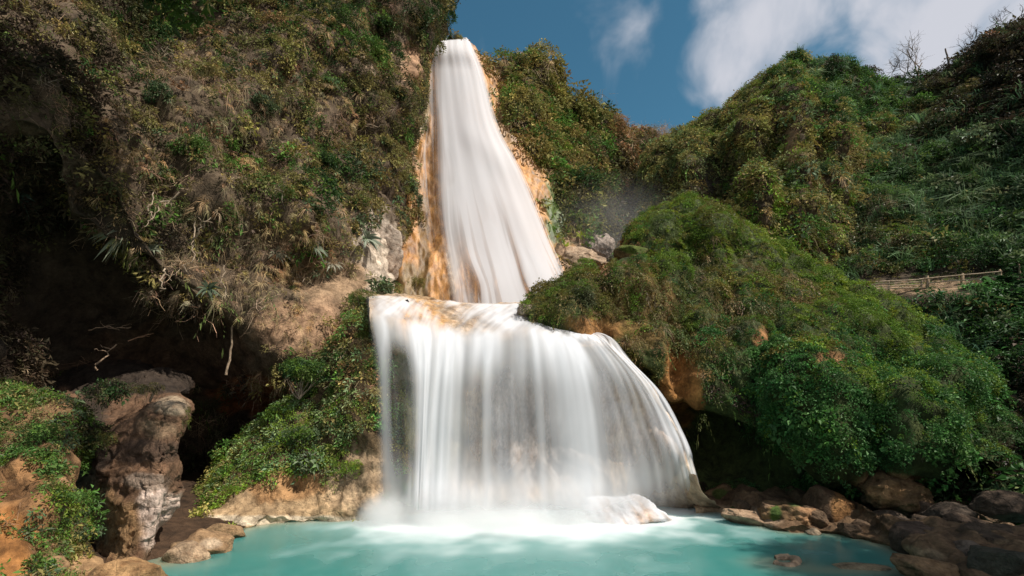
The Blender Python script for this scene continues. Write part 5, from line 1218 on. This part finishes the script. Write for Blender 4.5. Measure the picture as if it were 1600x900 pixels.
# ------------------------------------------------------------------ light, sky, camera
from mathutils import Vector
sun_dir = np.array([.52, -.28, .81]); sun_dir /= np.linalg.norm(sun_dir)
sl = bpy.data.lights.new('sun', 'SUN'); sl.energy = 4.8; sl.angle = radians(.5); sl.color = (1, .94, .85)
so = bpy.data.objects.new('sun', sl); COL.objects.link(so)
so.rotation_euler = Vector(sun_dir).to_track_quat('Z', 'Y').to_euler(); so.location = (20, -20, 60)

w = bpy.data.worlds.new('World'); scene.world = w; w.use_nodes = True
t = w.node_tree; ns = t.nodes; L = t.links; ns.clear()
sky = node(ns, 'ShaderNodeTexSky', sky_type='NISHITA', sun_disc=False)
sky.sun_elevation = math.asin(sun_dir[2]); sky.sun_rotation = math.atan2(sun_dir[0], sun_dir[1])
sky.air_density = 1.0; sky.dust_density = .2; sky.ozone_density = 2.0; sky.altitude = 800
tc = node(ns, 'ShaderNodeTexCoord')
# clouds: the view direction projected on a flat layer overhead, streaked along the wind
sx = node(ns, 'ShaderNodeSeparateXYZ'); L.new(tc.outputs['Generated'], sx.inputs[0])
dv = node(ns, 'ShaderNodeMath', operation='MAXIMUM', inp={1: .08}); L.new(sx.outputs[2], dv.inputs[0])
dx = node(ns, 'ShaderNodeMath', operation='DIVIDE'); L.new(sx.outputs[0], dx.inputs[0]); L.new(dv.outputs[0], dx.inputs[1])
dy = node(ns, 'ShaderNodeMath', operation='DIVIDE'); L.new(sx.outputs[1], dy.inputs[0]); L.new(dv.outputs[0], dy.inputs[1])
cx = node(ns, 'ShaderNodeCombineXYZ'); L.new(dx.outputs[0], cx.inputs[0]); L.new(dy.outputs[0], cx.inputs[1])
r1 = node(ns, 'ShaderNodeMapping', inp={'Rotation': (0, 0, radians(25))}); L.new(cx.outputs[0], r1.inputs[0])
m1 = node(ns, 'ShaderNodeMapping', inp={'Scale': (4.2, 1.7, 1), 'Location': (1.3, .75, 0)}); L.new(r1.outputs[0], m1.inputs[0])
c1 = node(ns, 'ShaderNodeTexNoise', inp={'Scale': 1.0, 'Detail': 5, 'Roughness': .5, 'Distortion': .5}); L.new(m1.outputs[0], c1.inputs[0])
m2_ = node(ns, 'ShaderNodeMapping', inp={'Scale': (1.1, .7, 1), 'Location': (.45, .6, 0)}); L.new(r1.outputs[0], m2_.inputs[0])
c2 = node(ns, 'ShaderNodeTexNoise', inp={'Scale': 1.0, 'Detail': 3}); L.new(m2_.outputs[0], c2.inputs[0])
# the bank of cloud lies to the right: its edge runs from overhead to the horizon
ed = node(ns, 'ShaderNodeVectorMath', operation='DOT_PRODUCT', inp={1: (.85, -.50, 0)}); L.new(cx.outputs[0], ed.inputs[0])
er = node(ns, 'ShaderNodeMapRange', inp={1: -.52, 2: .40, 3: -.44, 4: .42}); L.new(ed.outputs['Value'], er.inputs[0])
s1 = node(ns, 'ShaderNodeMath', operation='MULTIPLY_ADD', inp={1: 1.7}); L.new(c1.outputs[0], s1.inputs[0]); L.new(er.outputs[0], s1.inputs[2])
s2 = node(ns, 'ShaderNodeMath', operation='MULTIPLY_ADD', inp={1: .55}); L.new(c2.outputs[0], s2.inputs[0]); L.new(s1.outputs[0], s2.inputs[2])
cm = node(ns, 'ShaderNodeMapRange', interpolation_type='SMOOTHSTEP', inp={1: .86, 2: 1.45, 3: 0, 4: .95}); L.new(s2.outputs[0], cm.inputs[0])
tint = node(ns, 'ShaderNodeMix', data_type='RGBA', blend_type='MULTIPLY', inp={0: 1.0, 7: SKY_TINT}); L.new(sky.outputs[0], tint.inputs[6])
mxc = node(ns, 'ShaderNodeMix', data_type='RGBA', inp={7: CLOUD}); L.new(cm.outputs[0], mxc.inputs[0]); L.new(tint.outputs[2], mxc.inputs[6])
bg = node(ns, 'ShaderNodeBackground', inp={'Strength': .085}); L.new(mxc.outputs[2], bg.inputs[0])
out = node(ns, 'ShaderNodeOutputWorld'); L.new(bg.outputs[0], out.inputs[0])

cd = bpy.data.cameras.new('camera'); co = bpy.data.objects.new('camera', cd); COL.objects.link(co)
cd.sensor_width = 36; cd.lens = 18.0; cd.clip_end = 6000; cd.clip_start = .1
co.location = CAM; co.rotation_euler = (pi / 2 + PITCH, 0, 0)
scene.camera = co
scene.view_settings.view_transform = 'Standard'; scene.view_settings.look = 'None'
scene.view_settings.exposure = 0.3; scene.view_settings.gamma = 1.0
scene.render.resolution_x, scene.render.resolution_y = 1024, 576
scene.cycles.use_denoising = True
scene.cycles.max_bounces = 6; scene.cycles.diffuse_bounces = 3; scene.cycles.glossy_bounces = 2
scene.cycles.transparent_max_bounces = 24; scene.cycles.volume_bounces = 4
scene.cycles.volume_step_rate = 2.0
